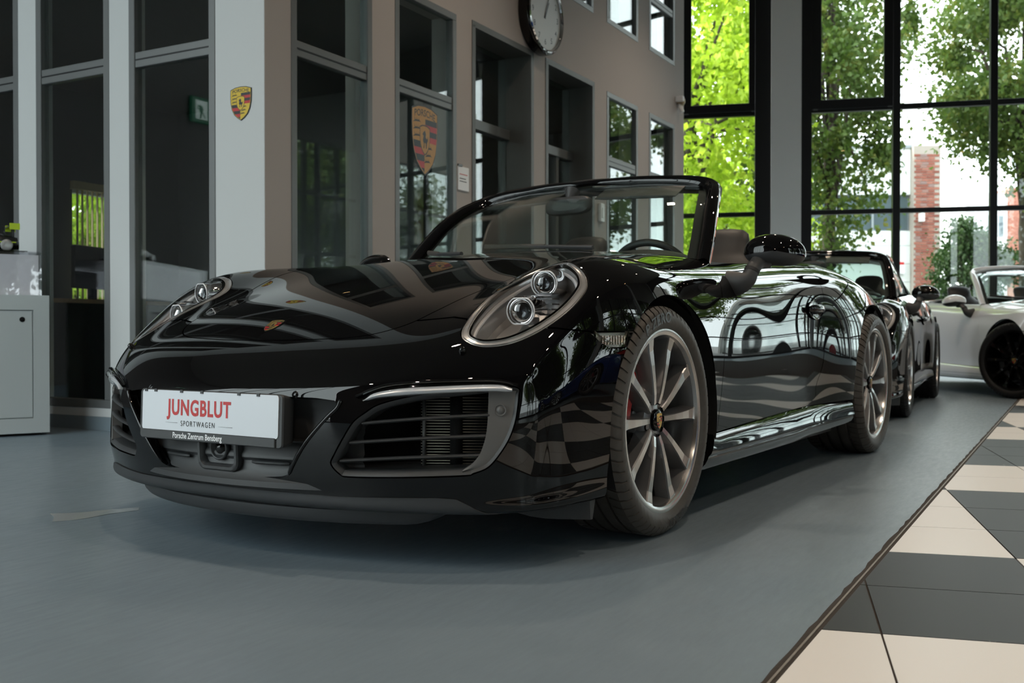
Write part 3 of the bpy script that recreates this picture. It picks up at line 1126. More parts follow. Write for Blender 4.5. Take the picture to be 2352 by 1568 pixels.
# front profile x at levels k0..k7 for columns j0..j4 ; corner from side
FX=[[.935,.944,.940,.932,.922,.910,.898,.884],
    [.923,.933,.930,.922,.912,.901,.889,.875],
    [.880,.893,.891,.885,.877,.867,.856,.843],
    [.803,.819,.820,.816,.811,.806,.80,.786],
    [.722,.738,.741,.738,.734,.730,.726,.712]]
LAM=5e-5;LAM2=1e-6
def fair(T,S,F):
    NJ,NI=T.shape[:2];NK=S.shape[1]
    ids={};P=[]
    def nid(kind,a,b):
        # canonical
        if kind=='S' and b==0: kind,a,b='T',5,a
        if kind=='F' and b==0: kind,a,b='T',a,0
        if kind=='F' and a==5: kind,a,b=('S',0,b)
        key=(kind,a,b)
        if key not in ids:
            ids[key]=len(P);P.append({'T':T,'S':S,'F':F}[kind][a,b])
        return ids[key]
    strings=[]
    for j in range(NJ): strings.append(([nid('F',j,k) for k in range(NK-2,-1,-1)]+[nid('T',j,i) for i in range(1,NI)],0,1.))
    for k in range(1,NK): strings.append(([nid('F',j,k) for j in range(NJ)]+[nid('S',i,k) for i in range(1,NI)],1,1.))
    strings.append(([nid('F',j,0) for j in range(NJ)],1,.3))
    strings.append(([nid('T',5,i) for i in range(NI)],0,.5))
    for i in range(NI): strings.append(([nid('T',j,i) for j in range(NJ)]+[nid('S',i,k) for k in range(1,NK-1)],1,.3))
    P=np.array(P);n=len(P)
    out=P.copy()
    for c in range(3):
        par=-1 if c==1 else 1
        A=np.eye(n);b=P[:,c].copy()
        rows=[]
        for st,mir,wt in strings:
            pts=[(i,1) for i in st]
            if mir: pts=[(st[2],par),(st[1],par)]+pts
            co=[P[i]*(np.array([1,-1,1]) if (mir and q<2) else 1) for q,(i,_) in enumerate(pts)]
            h=[max(np.linalg.norm(co[q+1]-co[q]),.01) for q in range(len(co)-1)]
            m=len(pts)
            kr=[]
            for q in range(1,m-1):
                r=np.zeros(n);w=2/(h[q-1]+h[q])
                for qq,cf in ((q+1,1/h[q]),(q,-1/h[q]-1/h[q-1]),(q-1,1/h[q-1])): r[pts[qq][0]]+=cf*w*pts[qq][1]
                kr.append(r)
            for q in range(len(kr)-1):
                # curvature variation
                rows.append((kr[q+1]-kr[q])*math.sqrt(LAM*wt))
            for r in kr: rows.append(r*math.sqrt(LAM2*wt))
        R=np.array(rows)
        out[:,c]=np.linalg.solve(A+R.T@R,b)
    for (kind,a,b),i in ids.items():
        {'T':T,'S':S,'F':F}[kind][a,b]=out[i]
    for i in range(NI): S[i,0]=T[5,i]
    for j in range(NJ): F[j,0]=T[j,0]
    for k in range(NK): F[5,k]=S[0,k]
    T[0,:,1]=0;F[0,:,1]=0
    return T,S,F
def build_cage():
    T=np.array([L0,L1,L2,L3,L4,L5],float)  # [j][i]
    NJ,NI=T.shape[:2]
    xs=sorted(SIDE,reverse=True);tab=np.array([SIDE[x] for x in xs])
    S=np.zeros((NI,9,3))
    for i in range(NI):
        x,y,z=T[5,i]
        yy=nspline(xs,tab,np.array([x]))[0]
        S[i,0]=T[5,i]
        for k in range(7):
            S[i,k+1]=(x,yy[k],z+(ZB-z)*FR[k])
        S[i,8]=S[i,7]+[0,-.05,-.012]
    F=np.zeros((NJ,9,3))
    F[5]=S[0]
    for j in range(5):
        x,y,z=T[j,0];F[j,0]=T[j,0]
        for k in range(7): F[j,k+1]=(FX[j][k+1],y*(S[0,k+1,1]/S[0,0,1])**.5 if j else 0,z+(ZB-z)*FR[k])
        F[j,8]=F[j,7]+[-.06,0,-.012]
    S[0,8]=F[5,8]=S[0,7]+[-.035,-.035,-.012]
    T,S,F=fair(T,S,F)
    V=[];idx={}
    def vid(p):
        key=tuple(np.round(p,5))
        if key not in idx: idx[key]=len(V);V.append(p)
        return idx[key]
    faces=[]
    def quad(a,b,c,d):
        faces.append((vid(a),vid(b),vid(c),vid(d)))
        m=[p*np.array([1,-1,1]) for p in (a,d,c,b)]
        faces.append(tuple(vid(p) for p in m))
    for j in range(NJ-1):
        for i in range(NI-1): quad(T[j,i],T[j+1,i],T[j+1,i+1],T[j,i+1])
    for i in range(NI-1):
        for k in range(8): quad(S[i,k],S[i,k+1],S[i+1,k+1],S[i+1,k])
    for j in range(NJ-1):
        for k in range(8): quad(F[j,k],F[j,k+1],F[j+1,k+1],F[j+1,k])
    return np.array(V),faces
def limit_fit(V,faces):
    n=len(V);e={};nb=[set() for _ in range(n)];dg=[[] for _ in range(n)]
    for f in faces:
        for a in range(4):
            p,q=f[a],f[(a+1)%4]
            e[frozenset((p,q))]=e.get(frozenset((p,q)),0)+1
            nb[p].add(q);nb[q].add(p);dg[p].append(f[(a+2)%4])
    A=np.zeros((n,n))
    bd=[[] for _ in range(n)]
    for k,c in e.items():
        if c==1:
            p,q=tuple(k);bd[p].append(q);bd[q].append(p)
    for v in range(n):
        if bd[v]:
            if len(dg[v])==1: A[v,v]=1;continue
            A[v,v]=4/6
            for q in bd[v]: A[v,q]+=1/6
        else:
            m=len(nb[v]);w=m*(m+5);A[v,v]=m*m/w
            for q in nb[v]: A[v,q]+=4/w
            for q in dg[v]: A[v,q]+=1/w
    return np.linalg.solve(A,V)
def master(level=4):
    V,F=build_cage()
    C=limit_fit(V,F)
    me=bpy.data.meshes.new('cage');me.from_pydata(C.tolist(),[],F)
    ob=bpy.data.objects.new('cage',me);bpy.context.collection.objects.link(ob)
    md=ob.modifiers.new('s','SUBSURF');md.levels=md.render_levels=level;md.boundary_smooth='PRESERVE_CORNERS'
    dg=bpy.context.evaluated_depsgraph_get();ev=ob.evaluated_get(dg);m2=ev.to_mesh()
    nv=len(m2.vertices);co=np.empty(nv*3,np.float32);m2.vertices.foreach_get('co',co);co=co.reshape(-1,3).astype(float)
    no=np.empty(nv*3,np.float32);m2.vertices.foreach_get('normal',no);no=no.reshape(-1,3).astype(float)
    nl=len(m2.loops);fi=np.empty(nl,np.int32);m2.loops.foreach_get('vertex_index',fi);fi=fi.reshape(-1,4)
    ev.to_mesh_clear();bpy.data.objects.remove(ob);bpy.data.meshes.remove(me)
    return co,no,fi
MV, MN, MF = master(4)
MT = np.vstack([MF[:, [0, 1, 2]], MF[:, [0, 2, 3]]])


def clip(V, N, T, d):
    """keep the part of a triangle mesh where the field d is negative"""
    n = len(V)
    ins = d < 0
    cnt = ins[T].sum(1)
    out = [T[cnt == 3]]
    newv, newn = [], []
    store = {}
    keys_all = []

    def cut(a, b):
        # a inside, b outside : arrays
        k = np.minimum(a, b).astype(np.int64) * n + np.maximum(a, b)
        return k
    t1 = T[cnt == 1]
    t2 = T[cnt == 2]
    def rot(t, m):
        w = np.argmax(m, 1)
        r = np.arange(len(t))
        return np.stack([t[r, w], t[r, (w + 1) % 3], t[r, (w + 2) % 3]], 1)
    parts = []
    if len(t1):
        t1 = rot(t1, ins[t1])
    if len(t2):
        t2 = rot(t2, ~ins[t2])
    ka = cut(t1[:, 0], t1[:, 1]) if len(t1) else np.zeros(0, np.int64)
    kb = cut(t1[:, 0], t1[:, 2]) if len(t1) else np.zeros(0, np.int64)
    kc = cut(t2[:, 1], t2[:, 0]) if len(t2) else np.zeros(0, np.int64)
    kd = cut(t2[:, 2], t2[:, 0]) if len(t2) else np.zeros(0, np.int64)
    allk = np.concatenate([ka, kb, kc, kd])
    if len(allk):
        u, inv = np.unique(allk, return_inverse=True)
        a, b = u // n, u % n
        t = (d[a] / (d[a] - d[b]))[:, None]
        nv = V[a] + (V[b] - V[a]) * t
        nn = N[a] + (N[b] - N[a]) * t
        nn /= np.maximum(np.linalg.norm(nn, axis=1), 1e-9)[:, None]
        V = np.vstack([V, nv])
        N = np.vstack([N, nn])
        inv = inv + n
        s = np.split(inv, np.cumsum([len(ka), len(kb), len(kc)]))
        if len(t1):
            out.append(np.stack([t1[:, 0], s[0], s[1]], 1))
        if len(t2):
            out.append(np.stack([t2[:, 1], t2[:, 2], s[3]], 1))
            out.append(np.stack([t2[:, 1], s[3], s[2]], 1))
    T = np.vstack(out)
    used = np.unique(T)
    mp = -np.ones(len(V), np.int64)
    mp[used] = np.arange(len(used))
    return V[used], N[used], mp[T]


def sd_poly(P, poly, far=0.15):
    """signed distance to a closed polygon, negative inside; far away just 'far'"""
    poly = np.asarray(poly, float)
    lo, hi = poly.min(0) - 0.04, poly.max(0) + 0.04
    sel = np.where(((P > lo) & (P < hi)).all(1))[0]
    out = np.full(len(P), far)
    for c in range(0, len(sel), 20000):
        s = sel[c:c + 20000]
        p = P[s]
        best = np.full(len(s), 1e9)
        ins = np.zeros(len(s), bool)
        for i in range(len(poly)):
            a, b = poly[i], poly[(i + 1) % len(poly)]
            e = b - a
            w = p - a
            t = np.clip((w @ e) / (e @ e + 1e-12), 0, 1)
            dd = w - t[:, None] * e
            best = np.minimum(best, (dd * dd).sum(1))
            cond = (a[1] > p[:, 1]) != (b[1] > p[:, 1])
            xi = a[0] + (p[:, 1] - a[1]) / (b[1] - a[1] + 1e-15) * e[0]
            ins ^= cond & (p[:, 0] < xi)
        dist = np.sqrt(best)
        out[s] = np.where(ins, -dist, dist)
    return out


class Outline:
    """a closed outline lying on the body, given by 3D points; acts as a cutting field"""

    def __init__(self, pts, n=8, span=0.14, normal=None):
        self.p3 = spline_pts(pts, n, True) if n > 1 else np.array(pts, float)
        self.c = self.p3.mean(0)
        u, s, vt = np.linalg.svd(self.p3 - self.c)
        nn = vt[2] if normal is None else np.array(normal, float) / np.linalg.norm(normal)
        if normal is None and nn @ (self.c - np.array([-0.8, 0, 0.3])) < 0:
            nn = -nn
        self.n = nn
        ux = np.cross([0, 0, 1.0], nn)
        ux /= np.linalg.norm(ux)
        self.u = ux
        self.w = np.cross(nn, ux)
        self.poly = np.stack([(self.p3 - self.c) @ self.u, (self.p3 - self.c) @ self.w], 1)
        self.span = span

    def to2(self, P):
        q = P - self.c
        return np.stack([q @ self.u, q @ self.w], 1)

    def field(self, P, grow=0.0):
        d = sd_poly(self.to2(P), self.poly)
        h = np.abs((P - self.c) @ self.n)
        return np.where(h < self.span, d, 0.15) - grow

    def offset(self, dist):
        """polygon moved inwards by dist (2D)"""
        p = self.poly
        n = len(p)
        t = np.roll(p, -1, 0) - np.roll(p, 1, 0)
        t /= np.linalg.norm(t, axis=1)[:, None]
        nrm = np.stack([-t[:, 1], t[:, 0]], 1)
        area = 0.5 * np.sum(p[:, 0] * np.roll(p[:, 1], -1) - np.roll(p[:, 0], -1) * p[:, 1])
        return p + nrm * dist * (1 if area > 0 else -1)


def mesh_from(name, V, N, T):
    me = bpy.data.meshes.new(name)
    me.from_pydata(V.tolist(), [], T.tolist())
    me.polygons.foreach_set('use_smooth', [True] * len(T))
    me.update()
    nn = N / np.maximum(np.linalg.norm(N, axis=1), 1e-9)[:, None]
    me.normals_split_custom_set_from_vertices(nn.tolist())
    return me


def flange(V, N, T, depth, inward=None):
    """turn the free edge of a panel inwards so that it has thickness"""
    e = np.vstack([T[:, [0, 1]], T[:, [1, 2]], T[:, [2, 0]]])
    key = np.minimum(e[:, 0], e[:, 1]) * (len(V) + 1) + np.maximum(e[:, 0], e[:, 1])
    u, idx, c = np.unique(key, return_index=True, return_counts=True)
    be = e[idx[c == 1]]
    vs = np.unique(be)
    mp = -np.ones(len(V), int)
    mp[vs] = np.arange(len(vs))
    base = V[vs]
    off = -N[vs] * depth if inward is None else np.tile(np.array(inward) * depth, (len(vs), 1))
    low = base + off
    b0 = len(V)
    m = len(vs)
    quads = np.stack([be[:, 1], be[:, 0]], 1)
    a, b = mp[be[:, 0]], mp[be[:, 1]]
    sn = np.zeros((m, 3))
    fn = np.cross(base[b] - base[a], off[a])
    fn = -fn
    ln = np.linalg.norm(fn, axis=1)
    fn /= np.maximum(ln, 1e-12)[:, None]
    np.add.at(sn, a, fn)
    np.add.at(sn, b, fn)
    sn /= np.maximum(np.linalg.norm(sn, axis=1), 1e-9)[:, None]
    V2 = np.vstack([V, base, low])
    N2 = np.vstack([N, sn, sn])
    T2 = np.vstack([T, np.stack([b0 + b, b0 + a, b0 + m + a], 1), np.stack([b0 + b, b0 + m + a, b0 + m + b], 1)])
    return V2, N2, T2


def panel(fields, depth=0.014, half=True, gap=0.0019, grow=0.0, inward=None, src=None):
    V, N, T = src if src is not None else (MV, MN, MT)
    if half:
        V, N, T = clip(V, N, T, -V[:, 1])
    for f in fields:
        d = f(V)
        V, N, T = clip(V, N, T, d + gap)
    if grow:
        V = V + N * grow
    if depth:
        V, N, T = flange(V, N, T, depth, inward)
    return V, N, T


def mirror(VNT):
    V, N, T = VNT
    s = np.array([1, -1, 1])
    return V * s, N * s, T[:, ::-1]


def sym(P):
    return np.abs(P) * np.array([0, 1, 0]) + P * np.array([1, 0, 1])


def neg(f):
    return lambda P: -f(P)


def fx(xs, zs, sign=1, ax=2):
    """field x - X(z) for a seam running up the side"""
    zs, xs = np.array(zs, float), np.array(xs, float)
    o = np.argsort(zs)
    return lambda P: sign * (P[:, 0] - nspline(zs[o], xs[o], np.clip(P[:, ax], zs[o][0], zs[o][-1])))


HOOD_HALF = [(.789, 0), (.786, .09), (.777, .178), (.752, .305), (.71, .385), (.645, .437), (.557, .459), (.44, .476),
             (.335, .503), (.25, .532), (.1, .573), (-.1, .603), (-.3, .626), (-.47, .64), (-.525, .60), (-.565, .45), (-.595, .22), (-.603, 0)]
HOOD = spline_pts([(x, y) for x, y in HOOD_HALF] + [(x, -y) for x, y in HOOD_HALF[-2:0:-1]], 6, True)
f_hood = lambda P: np.where(P[:, 2] > .5, sd_poly(P[:, :2], HOOD), .15)
COCK_HALF = [(-.61, 0), (-.602, .22), (-.572, .45), (-.535, .605), (-.565, .66), (-.66, .69), (-.74, .700), (-.95, .703), (-1.3, .708),
             (-1.6, .712), (-1.78, .705), (-1.88, .66), (-1.95, .5), (-1.985, .2), (-1.99, 0)]
COCK = spline_pts([(x, y) for x, y in COCK_HALF] + [(x, -y) for x, y in COCK_HALF[-2:0:-1]], 6, True)
f_cock = lambda P: np.where(P[:, 2] > .6, sd_poly(P[:, :2], COCK), .15)
HL_OUT = Outline([(.652, .606, .6), (.671, .642, .575), (.659, .688, .563), (.613, .742, .574), (.538, .786, .609), (.453, .815, .659),
                  (.376, .819, .711), (.336, .802, .744), (.306, .767, .774), (.276, .703, .796), (.300, .630, .783), (.362, .580, .744), (.45, .566, .703), (.569, .582, .648)], 6)
f_hl = lambda P: HL_OUT.field(sym(P))
INTAKE = Outline([(.659, .783, .462), (.660, .786, .441), (.669, .783, .385), (.681, .772, .339), (.697, .752, .298), (.714, .730, .268), (.735, .702, .254),
                  (.747, .684, .249), (.816, .554, .243), (.866, .417, .240), (.876, .394, .247), (.886, .376, .271), (.888, .387, .294), (.886, .420, .344),
                  (.880, .443, .378), (.868, .468, .400), (.848, .505, .424), (.80, .59, .447), (.74, .68, .459), (.69, .745, .466)], 5)
f_intake = lambda P: INTAKE.field(sym(P))
CREC_HALF = [(0, .436), (.2, .436), (.34, .434), (.394, .428), (.400, .410), (.372, .385), (.314, .322), (.271, .270), (.245, .236), (.22, .228), (0, .226)]
CREC = resample([(y, z) for y, z in CREC_HALF] + [(-y, z) for y, z in CREC_HALF[-2:0:-1]], 160, True)
f_crec = lambda P: np.where(P[:, 0] > .7, sd_poly(P[:, 1:], CREC), .15)
MARK = Outline([(.420, .856, .600), (.33, .876, .601), (.240, .889, .602), (.262, .889, .575), (.279, .888, .557), (.34, .88, .557), (.386, .869, .574)], 1)
f_mark = lambda P: MARK.field(sym(P))
SEAM = fx([.64, .64, .630, .639, .63, .613, .610, .602, .6, .6], [0, .40, .447, .539, .62, .75, .811, .853, .89, 1.0], 1, 1)


def f_seam(P):
    ys = np.array([0, .40, .447, .539, .62, .75, .811, .853, .89, 1.0])
    zs = np.array([.655, .655, .630, .639, .63, .613, .610, .602, .6, .6])
    return P[:, 2] - np.interp(np.abs(P[:, 1]), ys, zs)


def f_arch(P, xc=-.052, zc=.335, rx=.398, rz=.374, grow=0.0):
    dx = (P[:, 0] - xc) / rx
    dz = np.maximum(P[:, 2] - zc, 0) / rz
    r = np.hypot(dx, dz)
    return (r - 1) * rz - grow


f_rarch = lambda P: f_arch(P, -2.462, .343, .405, .388)
DOOR_F = fx([-.76, -.70, -.64, -.595, -.555, -.53, -.515, -.495, -.47, -.45], [.90, .85, .81, .76, .68, .60, .48, .37, .262, .15])
DOOR_R = fx([-1.80, -1.775, -1.745, -1.715, -1.688, -1.664, -1.615, -1.53, -1.44, -1.3], [.95, .85, .75, .65, .545, .432, .345, .297, .285, .265])


def f_doorbot(P):
    return .262 - np.clip(P[:, 0] + .47, -1.03, 0) * .0225 - P[:, 2]      # negative above the line


def f_sill(P):
    return np.where(P[:, 0] > -2.4, f_doorbot(P) - .001, -.1)
# ---------------------------------------------------------------- the convertible in front (x forward, y to its left side, origin under the front axle)
def put(name, VNT, m, parent):
    return link(name, mesh_from(name, *VNT), parent, m)


def ygrid(fn, ys, n, flip=False):
    """grid mesh: fn(y, t) -> point"""
    vs, fs = [], []
    for y in ys:
        for k in range(n):
            vs.append(fn(y, k / (n - 1)))
    for i in range(len(ys) - 1):
        for k in range(n - 1):
            q = (i * n + k, i * n + k + 1, (i + 1) * n + k + 1, (i + 1) * n + k)
            fs.append(q[::-1] if flip else q)
    return vs, fs


def both(name, fn, m, parent):
    """build a left part with fn(side) and its mirror image"""
    return [fn(1), fn(-1)]


def mir(pts, s):
    return [(p[0], p[1] * s, p[2]) for p in pts]


# ---- shield crest, drawn flat in local xy (height 1, centred), used on hood, wheel caps and walls
def crest_polys():
    top = [(-.38, .38), (-.2, .435), (0, .45), (.2, .435), (.38, .38)]
    right = [(.385, .2), (.375, 0), (.33, -.2), (.24, -.36), (.12, -.46), (0, -.53)]
    left = [(-x, y) for x, y in right[::-1]]
    outer = top + right + left[1:]
    return outer


def scale_poly(p, s, c=(0, 0)):
    return [((x - c[0]) * s + c[0], (y - c[1]) * s + c[1]) for x, y in p]


def crest_mesh(name, gold='crest_yellow', thick=.02, letters=True, bend=None):
    """materials: 0 field, 1 red, 2 black"""
    mb = MB()
    outer = crest_polys()
    mb.prism(outer, 0, thick, mi=2)
    field = scale_poly(outer, .955, (0, -.03))
    e = thick * 1.05
    mb.add([(x, y, e) for x, y in field], [tuple(range(len(field)))[::-1]], 0)
    e2 = thick * 1.12

    def face(p, mi, z):
        if len(p) > 2:
            mb.add([(x, y, z) for x, y in p], [tuple(range(len(p)))[::-1]], mi)
    body = clip_poly_early(scale_poly(outer, .93, (0, -.04)), 0, 1, .26)
    for (sx, y1, y0) in ((1, .26, -.06), (-1, -.06, -.52)):
        q = clip_poly_early(clip_poly_early(body, 0, 1, y1), 0, -1, -y0)
        q = clip_poly_early(q, -sx, 0, -.012)
        h = (y1 - y0) / (4 if sx > 0 else 5)
        k = 0
        y = y1
        while y > y0 + 1e-6:
            face(clip_poly_early(clip_poly_early(q, 0, 1, y), 0, -1, -(y - h)), 2 if k % 2 == 0 else 1, e2)
            y -= h
            k += 1
    # antlers in the two plain quarters
    for (cx, cy) in ((-.2, .19), (-.2, .09), (-.2, -.01), (.15, -.16), (.13, -.26), (.09, -.35)):
        w = .15 if cx < 0 else .13
        pts = [(cx - w, cy - .01), (cx - w * .5, cy + .03), (cx + w * .2, cy + .035), (cx + w * .6, cy + .01), (cx + w * .2, cy + .012), (cx - w * .4, cy + .005)]
        face(pts, 2, e2)
        for tx in (-.6, -.2, .2):
            face([(cx + w * tx, cy + .02), (cx + w * tx - .02, cy + .07), (cx + w * tx + .02, cy + .025)], 2, e2)
    inner = [(x * .36, y * .40 - .02) for x, y in outer]
    face(scale_poly(inner, 1.09, (0, -.02)), 2, thick * 1.18)
    face(inner, 0, thick * 1.25)
    horse = [(-.045, -.13), (-.03, -.07), (-.06, -.02), (-.04, .04), (-.07, .06), (-.05, .09), (0, .12), (.03, .07), (.02, .03), (.06, .0), (.09, .05), (.085, -.02), (.06, -.05), (.05, -.13), (.03, -.13), (.025, -.06), (-.01, -.05), (-.02, -.13)]
    vs = [(x, y - .02, thick * 1.32) for x, y in horse]
    bmv = bmesh.new()
    vv = [bmv.verts.new(p) for p in vs]
    bmesh.ops.triangulate(bmv, faces=[bmv.faces.new(vv)])
    bmv.verts.index_update()
    mb.add(vs, [tuple(v.index for v in f.verts)[::-1] for f in bmv.faces], 2)
    bmv.free()
    if letters:
        tv, tf = text_geo('PORSCHE', .135, .002, 1.05)
        mb.add([(x, y + .335 - .35 * x * x, e2) for x, y in tv], tf, 2)
    me = mb.mesh(name, recalc=False)
    for m in (gold, 'crest_red', 'crest_black'):
        me.materials.append(mat(m))
    return me


# ---- wheels
def tyre_mesh(name, R, w, rim, n=64):
    """tyre around the y axis, width w, y=0 is the middle plane"""
    h = w / 2
    tw = h * .80
    sw = R - rim
    prof = [(rim + .002, -h * .86), (rim + .010, -h * .945), (rim + .36 * sw, -h * 1.0), (R - .34 * sw, -h * .995), (R - .15 * sw, -h * .93), (R - .006, -tw * 1.07)]
    # tread with circumferential grooves
    gr = []
    for c in (-.62, -.22, .22, .62):
        gr += [(c - .055, 0), (c - .045, 1), (c + .045, 1), (c + .055, 0)]
    prof += [(R, -tw)] + [(R - .0075 * g, tw * c) for c, g in gr] + [(R, tw)]
    prof += [(r, -y) for r, y in prof[5::-1]]
    ang = []
    for k in range(n):
        a = 2 * math.pi / n
        ang += [(k * a, 0), (k * a + a * .80, 0), (k * a + a * .82, 1), (k * a + a * .98, 1)]
    V, F = [], []
    m = len(prof)
    for a, g in ang:
        for i, (r, y) in enumerate(prof):
            rr, aa = r, a
            sh = abs(y) / h
            if g and i not in (0, 1, 2, m - 1, m - 2, m - 3) and sh > .5 and r > R - .03:
                rr -= .006
            aa += .10 * (abs(y) / h) ** 2 * (1 if r > R - .03 else 0)
            V.append((rr * math.sin(aa), y, rr * math.cos(aa)))
    N = len(ang)
    for i in range(N):
        j = (i + 1) % N
        for k in range(m - 1):
            F.append((i * m + k, i * m + k + 1, j * m + k + 1, j * m + k))
    mb = MB()
    mb.add(V, F, 0, True)
    return mb.mesh(name, True, math.radians(32))


def sidewall_text(name, body, r0, size, a0, y, xs=1.15):
    tv, tf = text_geo(body, size, .0006, xs, spacing=1.08)
    V = []
    for x, t in tv:
        a = a0 + x / r0
        r = r0 + t
        V.append((-r * math.sin(a), y, r * math.cos(a)))
    mb = MB()
    mb.add(V, tf, 0)
    return mb.mesh(name, recalc=False)


SPOKE = None


def wheel_assets(R, w, tag_):
    a = {}
    rim = .268
    h = w / 2
    a['tyre'] = tyre_mesh('tyre', R, w, rim - .004)
    a['text'] = sidewall_text('tyre_lettering', 'P ZERO', .303, .044, math.radians(-14), h * 1.0 + .0015)
    a['text2'] = sidewall_text('tyre_lettering', 'PIRELLI', .303, .034, math.radians(166), h * 1.0 + .0015)
    lip = h * .90          # y of the rim edge
    mb = MB()
    mb.lathe([(rim + .004, lip - .004), (rim + .004, lip + .002), (rim - .004, lip + .003), (rim - .014, lip - .001), (rim - .018, lip - .012)], 72, mi=1)
    mb.lathe([(rim - .018, lip - .012), (rim - .026, lip - .05), (rim - .032, lip - .12), (rim - .03, -h * .9), (rim - .005, -h * .95)], 72, mi=0)
    me = mb.mesh('wheel', True, math.radians(35))
    me.materials.append(mat('rim_grey'))
    me.materials.append(mat('rim_bright'))
    a['rim'] = me
    # one spoke pointing up (+z): bright face, grey flanks
    yh = lip - .020
    st = [(.050, .0070, yh - .004, .040), (.08, .0075, yh + .001, .045), (.12, .0085, yh + .004, .046), (.17, .0105, yh + .006, .045), (.215, .0130, yh + .006, .042), (.247, .0175, yh + .010, .045), (.257, .022, yh + .014, .045)]
    mb = MB()
    rows = []
    for r, hw, y, dep in st:
        b = hw + .010 + .004 * (r < .1)
        rows.append([(-hw, y, r), (hw, y, r), (hw + .002, y - .004, r), (b, y - dep, r), (-b, y - dep, r), (-hw - .002, y - .004, r)])
    for i in range(len(rows) - 1):
        for k in range(6):
            k2 = (k + 1) % 6
            mb.add([rows[i][k], rows[i][k2], rows[i + 1][k2], rows[i + 1][k]], [(0, 1, 2, 3)], 1 if k == 0 else 0)
    me = mb.mesh('spoke', True, math.radians(30))
    me.materials.append(mat('rim_grey'))
    me.materials.append(mat('rim_bright'))
    a['spoke'] = me
    mb = MB()
    mb.lathe([(.0001, yh - .012), (.05, yh - .012), (.066, yh - .018), (.072, yh - .030), (.074, yh - .07), (.0001, yh - .07)], 48)
    a['hub'] = mb.mesh('hub', True, math.radians(40))
    a['hub'].materials.append(mat('rim_grey'))
    mb = MB()
    mb.lathe([(.0001, yh + .002), (.026, yh + .0015), (.032, yh - .002), (.033, yh - .016)], 40)
    a['cap'] = mb.mesh('hub_cap', True, math.radians(40))
    a['cap'].materials.append(mat('gloss_black'))
    cm = crest_mesh('hub_crest', 'gold', .03, False)
    Mx = Matrix.Translation((0, yh + .0015, 0)) @ frame((0, 0, 0), (0, 1, 0)).to_3x3().to_4x4() @ Matrix.Scale(.05, 4)
    cm.transform(Mx)
    a['crest'] = cm
    mb = MB()
    mb.lathe([(.0001, yh - .020), (.009, yh - .020), (.011, yh - .012), (.013, yh - .012), (.0135, yh - .025)], 16, center=(0, 0, .052))
    a['bolt'] = mb.mesh('wheel_bolt', True, math.radians(40))
    a['bolt'].materials.append(mat('lamp_dark'))
    mb = MB()
    yd = lip - .092
    mb.lathe([(.09, yd), (.168, yd), (.168, yd - .028), (.09, yd - .028)], 64, mi=0)
    mb.lathe([(.09, yd + .001), (.086, yd + .03), (.05, yd + .035), (.0001, yd + .035)], 40, mi=1)
    for k in range(60):
        an = k * 2.39996
        r = .105 + .055 * ((k * .618) % 1)
        c, s = r * math.sin(an), r * math.cos(an)
        mb.add([(c + .003 * math.cos(q), yd + .0006, s + .003 * math.sin(q)) for q in np.linspace(0, 6.283, 8)[:-1]], [(6, 5, 4, 3, 2, 1, 0)], 2)
    me = mb.mesh('brake_disc', False)
    for m in ('disc_steel', 'lamp_dark', 'dark_void'):
        me.materials.append(mat(m))
    a['disc'] = me
    mb = MB()
    ri = []
    for an in np.linspace(-32, 32, 12):
        q = math.radians(an)
        s, c = math.sin(q), math.cos(q)
        b = .006 if abs(an) > 28 else 0
        ri.append([(r * s, y, r * c) for r, y in ((.112 + b, yd + .012), (.118, yd + .036 - b), (.160, yd + .040 - b), (.182 - b, yd + .022), (.184 - b, yd - .05), (.112, yd - .05))])
    mb.loft(ri)
    a['caliper'] = mb.mesh('brake_caliper', True, math.radians(40))
    a['caliper'].materials.append(mat('red_caliper'))
    for k, m in (('tyre', 'rubber'), ('text', 'rubber_letter'), ('text2', 'rubber_letter')):
        a[k].materials.append(mat(m))
    return a


def add_wheel(root, assets, loc, side, caliper_ang, steer=0.0, spin=0.0, simple=False):
    w = link('wheel', assets['rim'], root)
    w.location = loc
    w.rotation_euler = (0, 0, (0 if side > 0 else math.pi) + steer)
    link('tyre', assets['tyre'], w)
    for k in ('text', 'text2'):
        link('tyre_lettering', assets[k], w).rotation_euler = (0, spin, 0)
    for p in range(5):
        for s in (-1, 1):
            o = link('spoke', assets['spoke'], w)
            o.rotation_euler = (0, spin + math.radians(p * 72 + s * 17.0), 0)
    link('hub', assets['hub'], w)
    link('hub_cap', assets['cap'], w)
    link('hub_crest', assets['crest'], w)
    for p in range(5):
        link('wheel_bolt', assets['bolt'], w).rotation_euler = (0, spin + math.radians(p * 72 + 36), 0)
    link('brake_disc', assets['disc'], w)
    c = link('brake_caliper', assets['caliper'], w)
    c.rotation_euler = (0, math.radians(caliper_ang), 0)
    return w


